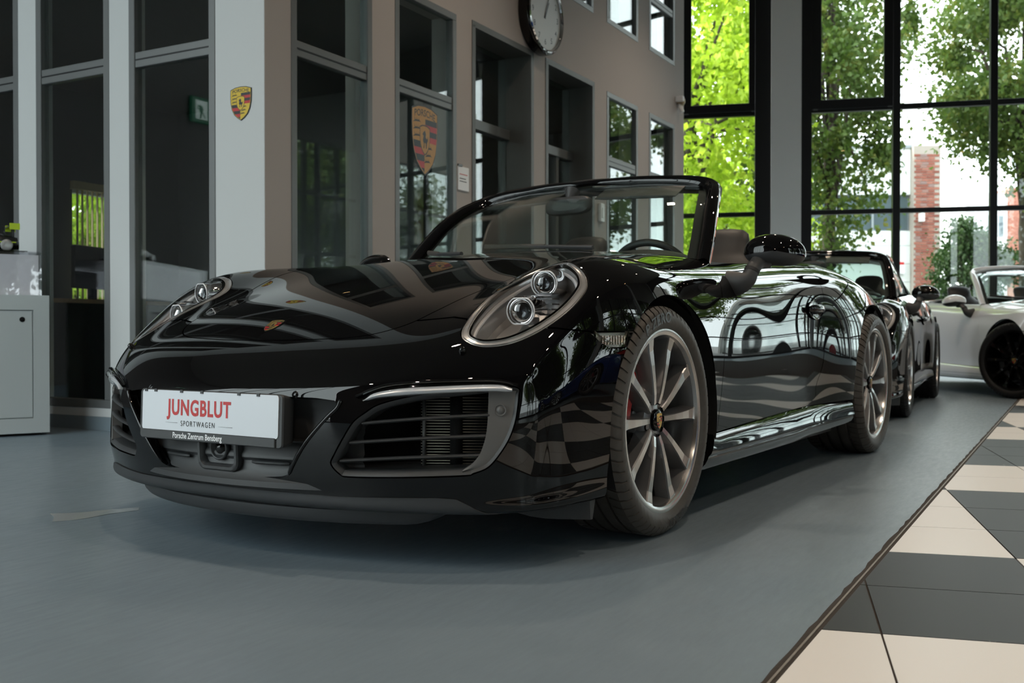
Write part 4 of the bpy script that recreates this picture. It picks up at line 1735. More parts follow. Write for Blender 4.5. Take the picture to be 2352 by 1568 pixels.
def build_body(root, paint='black_paint'):
    P = {}
    put('hood', panel([f_hood], half=False), paint, root)
    bumper = put('front_bumper', panel([neg(f_hood), neg(f_hl), f_seam, neg(f_arch), neg(f_intake), neg(f_crec), neg(f_mark), lambda P: -P[:, 0]], half=False, depth=.022), paint, root)
    fen = panel([neg(f_hood), neg(f_hl), lambda P: np.where(P[:, 0] > -.05, -f_seam(P), -.1), neg(f_arch), neg(f_cock), neg(DOOR_F), f_sill], depth=.022)
    door = panel([DOOR_F, neg(DOOR_R), f_doorbot, neg(f_cock)])
    f_back = lambda P: P[:, 0] + 2.9 - .0 * P[:, 2]
    quarter = panel([DOOR_R, neg(f_rarch), neg(f_cock), f_sill, lambda P: -P[:, 0] - 2.98], depth=.024)
    quarter2 = panel([lambda P: P[:, 0] + 2.98], half=False)
    for nm, v in (('front_fender', fen), ('door', door), ('rear_fender', quarter)):
        P[nm, 1] = put(nm, v, paint, root)
        P[nm, -1] = put(nm, mirror(v), paint, root)
    put('rear_bumper', quarter2, paint, root)
    # dark structure under the panels, so that no light leaks through the gaps
    Vs = MV - MN * .024
    fl = [lambda P: -f_cock(P) + .0, lambda P: -f_arch(P, grow=.0), lambda P: -f_rarch(P), lambda P: -f_intake(P) + .0, lambda P: -f_crec(P), lambda P: -f_hl(P) + .004]
    put('body_shell', panel(fl, depth=0, half=False, gap=-.004, src=(Vs, MN, MT)), 'dark_void', root)
    mb = MB()
    pl = [(.83, .25), (.78, .45), (.66, .66), (.52, .78), (.40, .80), (.36, .52), (-.46, .52), (-.50, .80), (-2.02, .82), (-2.06, .52), (-2.88, .52), (-2.92, .80), (-3.25, .70), (-3.35, .4)]
    mb.prism(pl + [(x, -y) for x, y in pl[::-1]], .138, .15)
    mb.build('underbody', 'matt_plastic', root)
    mb = MB()
    mb.box((-3.42, -.60, .3), (-3.36, .60, .64), bev=.01)
    mb.build('rear_apron', 'matt_plastic', root)
    return P, bumper


def build_front(root, bumper, paint='black_paint'):
    # ---------------- headlights
    for s in (1, -1):
        O = HL_OUT
        n, u, w = O.n, O.u, O.w
        mb = MB()
        loops = []
        for off, dep in ((.001, .006), (.020, .010), (.028, .03), (.034, .075)):
            p2 = O.offset(off)
            d3 = O.p3 + (p2 - O.poly)[:, :1] * u + (p2 - O.poly)[:, 1:] * w - n * dep
            loops.append([tuple(p) for p in d3])
        mb.loft([mir(l, s) for l in loops], True, False)
        cen = np.mean(loops[-1], 0) - n * .02
        m = len(loops[-1])
        L = mir(loops[-1], s)
        mb.add(L + mir([tuple(cen)], s), [(i, (i + 1) % m, m) for i in range(m)], 0, True)
        h = mb.build('headlight', 'lamp_grey', root)
        ring = panel([f_hl, lambda P: -(HL_OUT.field(P, 0) + .0215)], depth=.012, half=True, gap=.001)
        V, N, T = ring
        V = V - N * .0035
        ring = (V, N, T)
        put('trim_ring', ring if s > 0 else mirror(ring), 'lamp_ring', h)
        line = panel([f_hl, lambda P: HL_OUT.field(P, 0) + .0205, lambda P: -(HL_OUT.field(P, 0) + .026)], depth=.010, half=True, gap=0)
        line = (line[0] - line[1] * .003, line[1], line[2])
        put('seal', line if s > 0 else mirror(line), 'gloss_black', h)
        lens = panel([f_hl], depth=.004, half=True, gap=.0028)
        lens = (lens[0] + lens[1] * .0012, lens[1], lens[2])
        put('lens_cover', lens if s > 0 else mirror(lens), 'lens_glass', h)
        ax = Vector((.985, .16 * s, -.06)).normalized()
        for (cx, cy, cz, r) in ((.372, .690, .733, .036), (.482, .683, .655, .038)):
            Mx = frame((cx, cy * s, cz), ax)
            mb = MB()
            mb.lathe([(r * .80, .002), (r * .97, .004), (r, -.004), (r, -.03), (r * 1.06, -.034), (r * 1.06, -.085)], 40, 'Z', mi=0)
            mb.lathe([(.0001, .016), (r * .3, .0145), (r * .55, .0105), (r * .75, .005), (r * .84, -.002), (.0001, -.006)], 32, 'Z', mi=1)
            mb.lathe([(.0001, -.02), (r * .5, -.022), (r * .82, -.003)], 24, 'Z', mi=2)
            ring_ = []
            for k in range(40):
                a = 2 * math.pi * k / 40
                x, y = r * 1.03 * math.cos(a), r * 1.03 * math.sin(a)
                y = max(-r * .9, min(r * .9, y))
                ring_.append((x, y, .006))
            mb.tube(ring_, .0022, 6, 3, loop=True)
            me = mb.mesh('projector_lamp', False)
            me.transform(Mx)
            for m_ in ('chrome', 'projector_glass', 'lamp_dark', 'led_white'):
                me.materials.append(mat(m_))
            link('projector_lamp', me, h)
        # daytime light guide following the rim of the lamp
        p2 = O.offset(.030)
        g = O.p3 + (p2 - O.poly)[:, :1] * u + (p2 - O.poly)[:, 1:] * w - n * .022
        MB().tube(mir([tuple(p) for p in g], s), .0055, 8, loop=True, up=tuple(np.array([n[0], n[1] * s, n[2]]))).build('light_guide', 'led_guide', h)
        # cooling louvres behind the lower projector
        for k in range(5):
            z = .700 - k * .014
            mb = MB()
            mb.box((.40, .728 * s - .024, z), (.44, .728 * s + .024, z + .004))
            mb.build('louvre', 'lamp_dark', h)
        # washer nozzle
        mb = MB()
        mb.lathe([(.0001, .013), (.005, .012), (.0085, .007), (.0095, 0), (.0095, -.01)], 20, 'Z')
        me = mb.mesh('washer_nozzle')
        me.transform(frame((.697, .643 * s, .553), (.75, .35 * s, .56)))
        link('washer_nozzle', me, root, 'gloss_black')
    # ---------------- side marker lamps
    for s in (1, -1):
        v = panel([lambda P: MARK.field(P)], depth=.008, gap=.0025)
        base = (v[0] - v[1] * .012, v[1], v[2])
        b = put('side_marker_lamp', base if s > 0 else mirror(base), 'marker_base', root)
        put('lens_cover', v if s > 0 else mirror(v), 'lens_glass', b)
        mb = MB()
        for k in range(9):
            x = .37 - k * .012
            mb.box((x - .004, (.862 + .002 * k) * s - .006, .566), (x + .004, (.862 + .002 * k) * s + .006, .590))
        mb.build('bulb_reflector', 'marker_bulb', b)
    # ---------------- side intakes
    for s in (1, -1):
        O = INTAKE
        n, u, w = O.n, O.u, O.w
        def off3(off, dep):
            p2 = O.offset(off)
            return O.p3 + (p2 - O.poly)[:, :1] * u + (p2 - O.poly)[:, 1:] * w - n * dep
        mb = MB()
        loops = [off3(.0015, .003), off3(.003, .0035), off3(.013, .010), off3(.0145, .013), off3(.018, .06), off3(.02, .14)]
        mb.loft([mir([tuple(p) for p in l], s) for l in loops], True, False)
        fr = mb.build('side_intake', 'satin_plastic', root)
        mb = MB()
        l = mir([tuple(p) for p in off3(.015, .135)], s)
        mb.add(l, [tuple(range(len(l)))])
        mb.build('duct_wall', 'dark_void', fr)
        # blank panel with the parking sensor
        outer = [(.700, .735, .455), (.664, .781, .455), (.671, .780, .385), (.685, .767, .336), (.699, .749, .299), (.719, .724, .271), (.752, .680, .257)]
        outer = spline_pts(outer[1:], 5)
        inner = spline_pts([(.706, .727, .455), (.718, .730, .364), (.726, .719, .31), (.738, .702, .279), (.752, .682, .262)], 6)
        outer, inner = resample(outer, 26), resample(inner, 26)
        dn = n * .010
        mb = MB()
        rows = []
        for a, b in zip(outer, inner):
            a2, b2 = a - dn, b - dn
            rows.append([tuple(a2), tuple((a2 + b2) / 2 + n * .003), tuple(b2), tuple(b2 - n * .03)])
        mb.loft([mir(r, s) for r in rows], False, False)
        sp = mb.build('intake_blank', 'intake_grey', fr)
        mb = MB()
        mb.lathe([(.0001, .003), (.0075, .003), (.008, 0), (.012, -.0005), (.0135, .002), (.0145, .002), (.0145, -.01)], 28, 'Z')
        me = mb.mesh('parking_sensor')
        c = np.array([.693, .753, .408]) - dn + n * .003
        me.transform(frame((c[0], c[1] * s, c[2]), (n[0], n[1] * s, n[2])))
        link('parking_sensor', me, root, 'intake_grey')
        # slats
        for a, b in (((.872, .463, .374), (.715, .733, .396)), ((.880, .430, .325), (.719, .731, .345)), ((.882, .400, .278), (.725, .721, .297))):
            a, b = np.array(a), np.array(b)
            pts = []
            for t in np.linspace(0, 1, 14):
                p = a + (b - a) * t + n * (.028 * 4 * t * (1 - t) * .55) - n * .022
                p[2] += .003 * math.sin(t * 3.14)
                pts.append(tuple(p))
            MB().tube(mir(pts, s), [(.011, .0045)] * 14, 10).build('slat', 'satin_plastic', fr)
            MB().tube(mir([tuple(a - n * .04), tuple(a + (b - a) * .04 - n * .026), tuple(a + (b - a) * .12 - n * .026)], s), [.006, .005, .002], 8).build('slat_foot', 'satin_plastic', fr)
        # radiator behind the outer half
        mb = MB()
        fb = MB()
        a, b = np.array([.795, .575, .0]) - n * .075, np.array([.70, .745, .0]) - n * .075
        for (z0, z1) in ((.245, .44),):
            q = [(a[0], a[1] * s, z0), (b[0], b[1] * s, z0), (b[0], b[1] * s, z1), (a[0], a[1] * s, z1)]
            mb.add(q, [(0, 1, 2, 3)])
        mb.build('radiator', 'dark_void', fr)
        for k in range(27):
            z = .247 + k * .0072
            p = a + n * .004
            q = b + n * .004
            fb.tube([(p[0], p[1] * s, z), (q[0], q[1] * s, z)], .0011, 4)
        tag(fb.build('radiator_fin', 'radiator_fin', fr), kind='stuff')
        for t0, wdt in ((.02, .006), (.38, .03)):
            p = a + (b - a) * t0 + n * .008
            q = a + (b - a) * t0 + (b - a) / np.linalg.norm(b - a) * wdt + n * .008
            mb = MB()
            mb.loft([[(p[0], p[1] * s, z), (q[0], q[1] * s, z), (q[0] - .008, q[1] * s, z), (p[0] - .008, p[1] * s, z)] for z in (.245, .44)])
            mb.build('radiator_bracket', 'radiator' if t0 < .1 else 'dark_void', fr)
        # daytime running light on top of the intake
        ctr = spline_pts([(.866, .466, .433), (.852, .497, .447), (.820, .562, .456), (.780, .622, .460), (.705, .735, .465), (.676, .778, .460)], 5)
        hh = np.interp(np.linspace(0, 1, len(ctr)), [0, .12, .35, .6, .9, 1], [.002, .009, .0135, .0135, .0125, .006])
        rings, rings2 = [], []
        for p, h in zip(ctr, hh):
            ring = []
            for k in range(12):
                a_ = 2 * math.pi * k / 12
                ring.append(tuple(p + n * (.004 + .012 * math.cos(a_)) + np.array([0, 0, h * math.sin(a_)])))
            rings.append(mir(ring, s))
        dr_ = MB().loft(rings).build('daytime_light', 'lens_glass', root)
        rings = []
        for p, h in zip(ctr, hh):
            ring = []
            for k in range(10):
                a_ = 2 * math.pi * k / 10
                ring.append(tuple(p + n * (-.002 + .011 * math.cos(a_)) + np.array([0, 0, -.0015 + h * .68 * math.sin(a_)])))
            rings.append(mir(ring, s))
        MB().loft(rings).build('light_bar', 'led_guide', dr_)
        # painted ledge above the light
        top = spline_pts([(.872, .448, .441), (.850, .51, .467), (.815, .572, .476), (.775, .632, .480), (.703, .741, .482), (.668, .788, .470)], 5)
        MB().tube(mir([tuple(p - n * .003) for p in top], s), [(.010, .0045)] * len(top), 8).build('light_housing', paint, dr_)
    # ---------------- centre recess
    def xb(y):
        return .907 - .62 * abs(y) ** 2.2
    ys = np.linspace(-.42, .42, 43)
    mb = MB()
    prof = [(.44, .0), (.40, -.006), (.345, -.008), (.335, -.002), (.29, -.006), (.28, .001), (.272, .001), (.264, -.006), (.24, -.004), (.215, .02), (.2, .02)]
    vs, fs = ygrid(lambda y, t: (xb(y) + prof[int(round(t * (len(prof) - 1)))][1], y, prof[int(round(t * (len(prof) - 1)))][0]), ys, len(prof), True)
    mb.add(vs, fs, 0, True)
    cg = mb.build('centre_grille', 'satin_plastic', root)
    for (y0, y1, z) in ((.12, .235, .262), (-.235, -.12, .262), (.20, .30, .322), (-.3, -.2, .322)):
        pts = [(xb(y) + .004, y, z) for y in np.linspace(y0, y1, 10)]
        MB().tube(pts, [.003] + [(.008, .0055)] * 8 + [.003], 10).build('rib', 'satin_plastic', cg)
    # camera module
    def rr(w, h, r, n=5):
        pts = []
        for cx, cy, a0 in ((w - r, h - r, 0), (-w + r, h - r, 90), (-w + r, -h + r, 180), (w - r, -h + r, 270)):
            for k in range(n + 1):
                a = math.radians(a0 + 90 * k / n)
                pts.append((cx + r * math.cos(a), cy + r * math.sin(a)))
        return pts
    M = frame((.912, 0, .288), (1, 0, -.04))
    mb = MB()
    rings = []
    for w, h, r, z in ((.078, .056, .026, -.02), (.078, .056, .026, .004), (.074, .052, .024, .008), (.066, .045, .02, .008), (.060, .040, .018, .0), (.058, .038, .018, -.012)):
        rings.append([M @ Vector((x, y, z)) for x, y in rr(w, h, r)])
    mb.loft(rings, True, False)
    mb.add(rings[-1], [tuple(range(len(rings[-1])))])
    cm = mb.build('camera_bezel', 'satin_plastic', cg)
    mb = MB()
    mb.lathe([(.034, -.012), (.034, .0), (.030, .004), (.027, .001), (.024, -.008), (.0001, -.010)], 32, 'Z')
    mb.lathe([(.0001, .004), (.010, .002), (.018, -.004), (.021, -.009)], 24, 'Z', mi=1)
    me = mb.mesh('camera_lens')
    me.transform(M @ Matrix.Translation((0, .004, 0)))
    me.materials.append(mat('satin_plastic'))
    me.materials.append(mat('gloss_black'))
    link('camera_lens', me, cg)
    for s in (1, -1):
        mb = MB()
        mb.lathe([(.0001, .0006), (.0085, .0006), (.0088, -.0004), (.0100, -.0004), (.0102, -.004)], 24, 'Z')
        me = mb.mesh('parking_sensor')
        me.transform(frame((.9108, .279 * s, .4435), (.93, .17 * s, .33)))
        link('parking_sensor', me, root, paint)
    for s in (1, -1):
        bl_ = spline_pts([(.886, .409, .432), (.889, .399, .412), (.899, .372, .385), (.910, .314, .324), (.9075, .272, .272), (.900, .246, .238)], 5)
        MB().tube(mir([tuple(p) for p in bl_], s), [.003] + [(.006, .0055)] * (len(bl_) - 2) + [.003], 10).build('bumper_blade', paint, root)
    # ---------------- number plate
    M = frame((.945, 0, .382), (1, 0, .035))
    mb = MB()
    rings = []
    for w, h, r, z in ((.262, .060, .008, -.045), (.272, .066, .010, -.012), (.274, .068, .010, 0), (.271, .0655, .009, .004), (.262, .059, .007, .004)):
        rings.append([M @ Vector((x, y - .006, z)) for x, y in rr(w, h, r)])
    mb.loft(rings, True, False)
    mb.add(rings[-1], [tuple(range(len(rings[-1])))])
    pl = mb.build('plate_holder', 'satin_plastic', root)
    mb = MB()
    rings = [[M @ Vector((x, y + .005, z)) for x, y in rr(.2605, .0545, .009)] for z in (.002, .0065)]
    mb.loft(rings)
    mb.build('number_plate', 'plate_white', pl)
    for x in (-.245, -.205, -.10, -.02, .12, .19):
        mb = MB()
        mb.box((x - .005, .0545, .004), (x + .005, .0625, .009), M=M)
        mb.build('plate_clip', 'satin_plastic', pl)
    mb = MB()
    mb.box((-.258, -.073, .003), (.252, -.048, .0085), M=M, bev=.002)
    mb.build('holder_strip', 'satin_plastic', pl)
    def letter(name, txt, size, off, xs, sp, pos, m, arch=0.0, zo=.0072):
        tv, tf = text_geo(txt, size, off, xs, spacing=sp, res=6)
        mb = MB()
        mb.add([M @ Vector((x + pos[0], y + pos[1], zo)) for x, y in tv], tf)
        mb.build(name, m, pl, recalc=False)
    letter('plate_lettering', 'JUNGBLUT', .058, .0016, .80, 1.12, (-.032, .013), 'print_red')
    letter('plate_lettering', 'SPORTWAGEN', .0205, .0, .80, 1.32, (-.035, -.028), 'print_black')
    letter('holder_lettering', 'Porsche Zentrum Bensberg', .0215, .0004, .80, 1.0, (-.035, -.0605), 'print_white', zo=.0089)
    for x0, x1, y in ((-.163, -.115, -.0265), (.045, .098, -.0295)):
        mb = MB()
        mb.prism([(x0, y), (x1, y - .0008), (x1, y + .0002), (x0, y + .0002)], .0066, .0072, M)
        mb.build('plate_line', 'print_black', pl)
    # ---------------- black lip under the bumper and the soft spoiler below it
    def f_lip(P):
        y = np.abs(P[:, 1])
        return P[:, 2] - np.interp(y, [0, .2, .38, .62, .66, .69, .72, .75], [.189, .189, .187, .193, .190, .172, .15, .13])
    lip = panel([f_lip, lambda P: .5 - P[:, 0]], half=False, depth=.006, gap=0, grow=.0035)
    put('front_lip', lip, 'satin_plastic', root)
    ys = np.linspace(-.60, .60, 49)
    def xf(y):
        return .880 - .40 * abs(y) ** 2 - .35 * abs(y) ** 4
    rings = []
    for y in ys:
        e = 1 - max(0, (abs(y) - .5) / .1) ** 2
        zb = .146 - .036 * e
        rings.append([(xf(y) - .09, y, .150), (xf(y) - .012, y, .152), (xf(y), y, .146), (xf(y) - .004, y, zb + .012 * e), (xf(y) - .016, y, zb), (xf(y) - .045, y, zb + .006), (xf(y) - .09, y, zb + .02)])
    MB().loft(rings).build('front_spoiler', 'satin_plastic', root)
    for s in (1, -1):
        # deflector in front of the wheel
        rings = []
        for t in np.linspace(0, 1, 8):
            y = (.60 + .25 * t) * s
            x = .52 - .12 * t
            h = .045 * math.sin(min(1, t * 1.6) * 1.57)
            rings.append([(x + .01, y, .155), (x + .006, y, .15 - h), (x - .006, y, .15 - h), (x - .02, y, .155)])
        MB().loft(rings).build('wheel_deflector', 'satin_plastic', root)
    # ---------------- crest on the hood
    me = crest_mesh('hood_crest', 'gold', .035, True)
    me.transform(frame((.712, 0, .6175), (.50, 0, .865), (-.86, 0, .5)) @ Matrix.Scale(.066, 4))
    link('hood_crest', me, root)
SIDE_CURVE = spline_pts([(-.748, .690, .850), (-.85, .668, .958), (-.955, .640, 1.062), (-1.065, .608, 1.140), (-1.145, .580, 1.180)], 5)
HEADER = spline_pts([(-1.145, .580, 1.180), (-1.183, .545, 1.200), (-1.198, .48, 1.215), (-1.197, .38, 1.228), (-1.178, .2, 1.242), (-1.165, 0, 1.247)], 5)


def build_glasshouse(root, paint='black_paint', glass='windscreen_glass'):
    half = np.vstack([SIDE_CURVE, HEADER[1:]])
    full = np.vstack([half, (half * [1, -1, 1])[-2::-1]])
    # frame section swept along the edge of the glass
    rings = []
    n = len(full)
    cen = np.array([-1.25, 0, .95])
    for i in range(n):
        t = full[min(i + 1, n - 1)] - full[max(i - 1, 0)]
        t /= np.linalg.norm(t)
        out = full[i] - cen
        out -= t * (out @ t)
        out /= np.linalg.norm(out)
        b = np.cross(t, out)
        if b[0] < 0:
            b = -b                      # b points forward
        k = min(1.0, abs(full[i][1]) / .5)
        wd = .012 + .020 * k            # pillar wider than header
        sec = [(-wd * .6, .016), (wd * .1, .021), (wd * .8, .014), (wd, -.004), (wd * .75, -.026), (-wd * .1, -.034), (-wd * .75, -.022), (-wd * .95, .004)]
        rings.append([tuple(full[i] + out * a + b * c) for a, c in sec])
    MB().loft(rings).build('windscreen_frame', paint, root, auto=math.radians(60))
    # rubber seal at the back edge of the frame
    MB().tube([tuple(full[i] + (full[i] - cen) / np.linalg.norm(full[i] - cen) * .018 + np.array([-.034, 0, -.006])) for i in range(n)], .011, 8).build('roof_seal', 'matt_plastic', root)
    # glass
    sc_ = resample(np.vstack([SIDE_CURVE, HEADER[1:8]]), 22)
    vs, fs = [], []
    nt_ = 41
    for i, p in enumerate(sc_):
        s = i / (len(sc_) - 1)
        cx = .115 * (1 - s) + .025 * s
        cz = .062 * (1 - s) + .036 * s
        for k in range(nt_):
            t = -1 + 2 * k / (nt_ - 1)
            q = 1 - abs(t) ** 2.2
            vs.append((p[0] + cx * q, (p[1] - .012) * t, p[2] - .004 + cz * q))
    for i in range(len(sc_) - 1):
        for k in range(nt_ - 1):
            fs.append((i * nt_ + k, i * nt_ + k + 1, (i + 1) * nt_ + k + 1, (i + 1) * nt_ + k))
    mb = MB()
    mb.add(vs, fs, 0, True)
    g = mb.build('windscreen', glass, root)
    md = g.modifiers.new('thickness', 'SOLIDIFY')
    md.thickness = .005
    md.offset = -1
    # black ceramic border along the sides of the glass
    for s in (1, -1):
        mb = MB()
        vs = []
        for p in SIDE_CURVE:
            vs += [(p[0] - .012, (p[1] - .018) * s, p[2] - .012), (p[0] + .004, (p[1] - .058) * s, p[2] - .004)]
        mb.add(vs, [(2 * i, 2 * i + 1, 2 * i + 3, 2 * i + 2) for i in range(len(SIDE_CURVE) - 1)], 0, True)
        mb.build('glass_border', 'matt_plastic', root)
    # cowl between hood and glass
    ck = [(-.603, 0), (-.595, .22), (-.565, .45), (-.53, .60), (-.56, .655), (-.66, .685)]
    hx = lambda y: np.interp(abs(y), [c[1] for c in ck], [c[0] for c in ck]) + .02
    bx_ = lambda y: -.755 + .125 * (1 - (abs(y) / .70) ** 2)
    zt = lambda y: np.interp(abs(y), [0, .22, .44, .63, .70], [.912, .907, .889, .864, .852])
    vs, fs = ygrid(lambda y, t: (hx(y) + (bx_(y) - .05 - hx(y)) * t, y, zt(y) - .02 + .012 * math.sin(t * 3.14)), np.linspace(-.66, .66, 34), 6, True)
    mb = MB()
    mb.add(vs, fs, 0, True)
    mb.build('cowl', 'matt_plastic', root)
    for pv, tip, elbow in (((-.64, .30, .918), (-.74, -.26, .952), (-.655, .08, .932)), ((-.60, -.28, .915), (-.80, -.60, .945), (-.68, -.45, .925))):
        w = MB().tube([pv, elbow, ((elbow[0] + tip[0]) / 2, (elbow[1] + tip[1]) / 2, (elbow[2] + tip[2]) / 2)], [.009, .007, .005], 8).build('wiper', 'satin_plastic', root)
        MB().tube([elbow, tip], [(.006, .010)] * 2, 8).build('wiper_blade', 'rubber', w)
    # inside the header: trim, visors, mirror
    vs, fs = ygrid(lambda y, t: (-1.17 - .03 * (abs(y) / .5) ** 2 - .09 * t, y, 1.228 - .022 * (abs(y) / .5) ** 2 - .012 * t - .012 * math.sin(t * 3.14)), np.linspace(-.52, .52, 22), 6)
    mb = MB()
    mb.add(vs, fs, 0, True)
    h = mb.build('header_trim', 'leather_grey', root)
    md = h.modifiers.new('thickness', 'SOLIDIFY')
    md.thickness = .012
    for s in (1, -1):
        mb = MB()
        rings = []
        for t in np.linspace(0, 1, 9):
            y = (.10 + .36 * t) * s
            a = .006 * (1 if .05 < t < .95 else .4)
            x0 = -1.135 - .012 * t
            rings.append([(x0 + .10 * q - .0, y, 1.208 - .05 * q - .012 * t + e) for q, e in ((0, a), (.5, a * 1.2), (1, a), (1.02, 0), (1, -a), (.5, -a * 1.2), (0, -a))])
        mb.loft(rings)
        mb.build('sun_visor', 'leather_grey', root)
    mb = MB()
    M = frame((-.985, .0, 1.130), (-.95, .1, -.12))
    rg = []
    for z, k in ((-.02, .6), (-.012, .92), (.0, 1.0), (.006, 1.0), (.009, .96)):
        rg.append([M @ Vector((.118 * k * math.copysign(abs(math.cos(a)) ** .6, math.cos(a)), .040 * k * math.copysign(abs(math.sin(a)) ** .6, math.sin(a)), z)) for a in np.linspace(0, 2 * math.pi, 33)[:-1]])
    mb.loft(rg)
    rm = mb.build('rear_view_mirror', 'satin_plastic', root)
    MB().tube([(-.985, 0, 1.135), (-1.0, 0, 1.165), (-1.02, 0, 1.195)], [.016, .02, .035], 10).build('mirror_stalk', 'satin_plastic', rm)


def build_interior(root, trim='leather'):
    mb = MB()
    z0, z1 = .30, .845
    lx = [-.60, -.75, -1.0, -1.4, -1.75, -1.95]
    for s in (1, -1):
        vs = []
        for x in lx:
            vs += [(x, .58 * s, z0), (x, .66 * s, .62), (x, .69 * s, z1 - .03), (x, .705 * s, z1 + (.0 if x > -.9 else .01 + (-.9 - x) * .04))]
        mb.add(vs, [(i * 4 + k, i * 4 + k + 1, i * 4 + 5 + k, i * 4 + 4 + k) for i in range(len(lx) - 1) for k in range(3)], 0, True)
    mb.add([(-.58, -.58, .3), (-.58, .58, .3), (-2.0, .58, .3), (-2.0, -.58, .3)], [(0, 1, 2, 3)])
    mb.add([(-.58, -.66, .3), (-.58, .66, .3), (-.58, .66, .84), (-.58, -.66, .84)], [(0, 1, 2, 3)])
    mb.build('cabin_lining', 'carpet', root)
    # dashboard
    vs, fs = ygrid(lambda y, t: (-.70 - .36 * t - .05 * (1 - (y / .68) ** 2) * (1 - t), y, .866 + .03 * (1 - (y / .68) ** 2) - .13 * max(0, t - .55) * 2.2 - .01 * t), np.linspace(-.68, .68, 30), 12)
    mb = MB()
    mb.add(vs, fs, 0, True)
    d = mb.build('dashboard', trim, root)
    mb = MB()
    mb.add(*ygrid(lambda y, t: (-.82 - .20 * t, .37 + y, .875 + .05 * math.sqrt(max(0, 1 - (y / .21) ** 2)) * math.sin(t * 2.2 + .5)), np.linspace(-.21, .21, 22), 8), 0, True)
    mb.build('instrument_hood', trim, d)
    # steering wheel
    M = frame((-1.035, .37, .792), (-.90, 0, .43))
    ring = [M @ Vector((.182 * math.cos(a), .182 * math.sin(a), 0)) for a in np.linspace(0, 2 * math.pi, 49)[:-1]]
    st = MB().tube(ring, .0155, 10, loop=True, up=tuple(M.to_3x3() @ Vector((0, 0, 1)))).build('steering_wheel', trim, root)
    mb = MB()
    mb.lathe([(.0001, .02), (.05, .018), (.07, .005), (.072, -.02), (.05, -.05)], 32, 'Z')
    me = mb.mesh('wheel_hub')
    me.transform(M)
    link('wheel_hub', me, st, trim)
    for a in (0, 180, 270):
        q = math.radians(a)
        MB().tube([M @ Vector((.06 * math.cos(q), .06 * math.sin(q), -.005)), M @ Vector((.178 * math.cos(q), .178 * math.sin(q), 0))], [(.022, .008), (.014, .008)], 8).build('wheel_spoke', 'lamp_grey', st)
    MB().tube([M @ Vector((0, 0, -.02)), M @ Vector((0, 0, -.25))], .035, 12).build('steering_column', 'satin_plastic', st)
    # seats
    for s in (1, -1):
        rings = []
        prof = [(.55, .225, .06, -1.60), (.70, .245, .075, -1.64), (.82, .24, .075, -1.70), (.90, .215, .065, -1.745), (.945, .16, .055, -1.775), (.975, .125, .05, -1.795), (1.02, .128, .052, -1.815), (1.055, .118, .045, -1.83), (1.075, .09, .03, -1.838), (1.083, .04, .012, -1.84)]
        for z, hw, th, x in prof:
            rings.append([(x + th * math.cos(a), .37 * s + hw * math.copysign(abs(math.sin(a)) ** .75, math.sin(a)), z) for a in np.linspace(0, 2 * math.pi, 25)[:-1]])
        b = MB().loft(rings).build('seat', trim, root)
        rings = []
        for x, hw, zt in ((-1.62, .22, .50), (-1.5, .245, .53), (-1.3, .25, .55), (-1.15, .24, .56), (-1.08, .2, .54)):
            rings.append([(x, .37 * s + hw * math.cos(a), zt - .07 + .07 * math.copysign(abs(math.sin(a)) ** .7, math.sin(a))) for a in np.linspace(0, 2 * math.pi, 21)[:-1]])
        MB().loft(rings).build('seat_cushion', trim, b)
        # rear seat back
        rings = []
        for z, hw, th, x in ((.6, .22, .05, -1.86), (.8, .22, .05, -1.9), (.88, .19, .045, -1.925), (.91, .1, .02, -1.93)):
            rings.append([(x + th * math.cos(a), .33 * s + hw * math.copysign(abs(math.sin(a)) ** .6, math.sin(a)), z) for a in np.linspace(0, 2 * math.pi, 21)[:-1]])
        MB().loft(rings).build('rear_seat', trim, root)
    # lid over the folded roof
    vs, fs = ygrid(lambda y, t: (-1.93 - .10 * t, y, .905 + .055 * (1 - (y / .66) ** 2) + .015 * t), np.linspace(-.62, .62, 24), 5, True)
    mb = MB()
    mb.add(vs, fs, 0, True)
    mb.build('roof_lid', 'leather_grey', root)


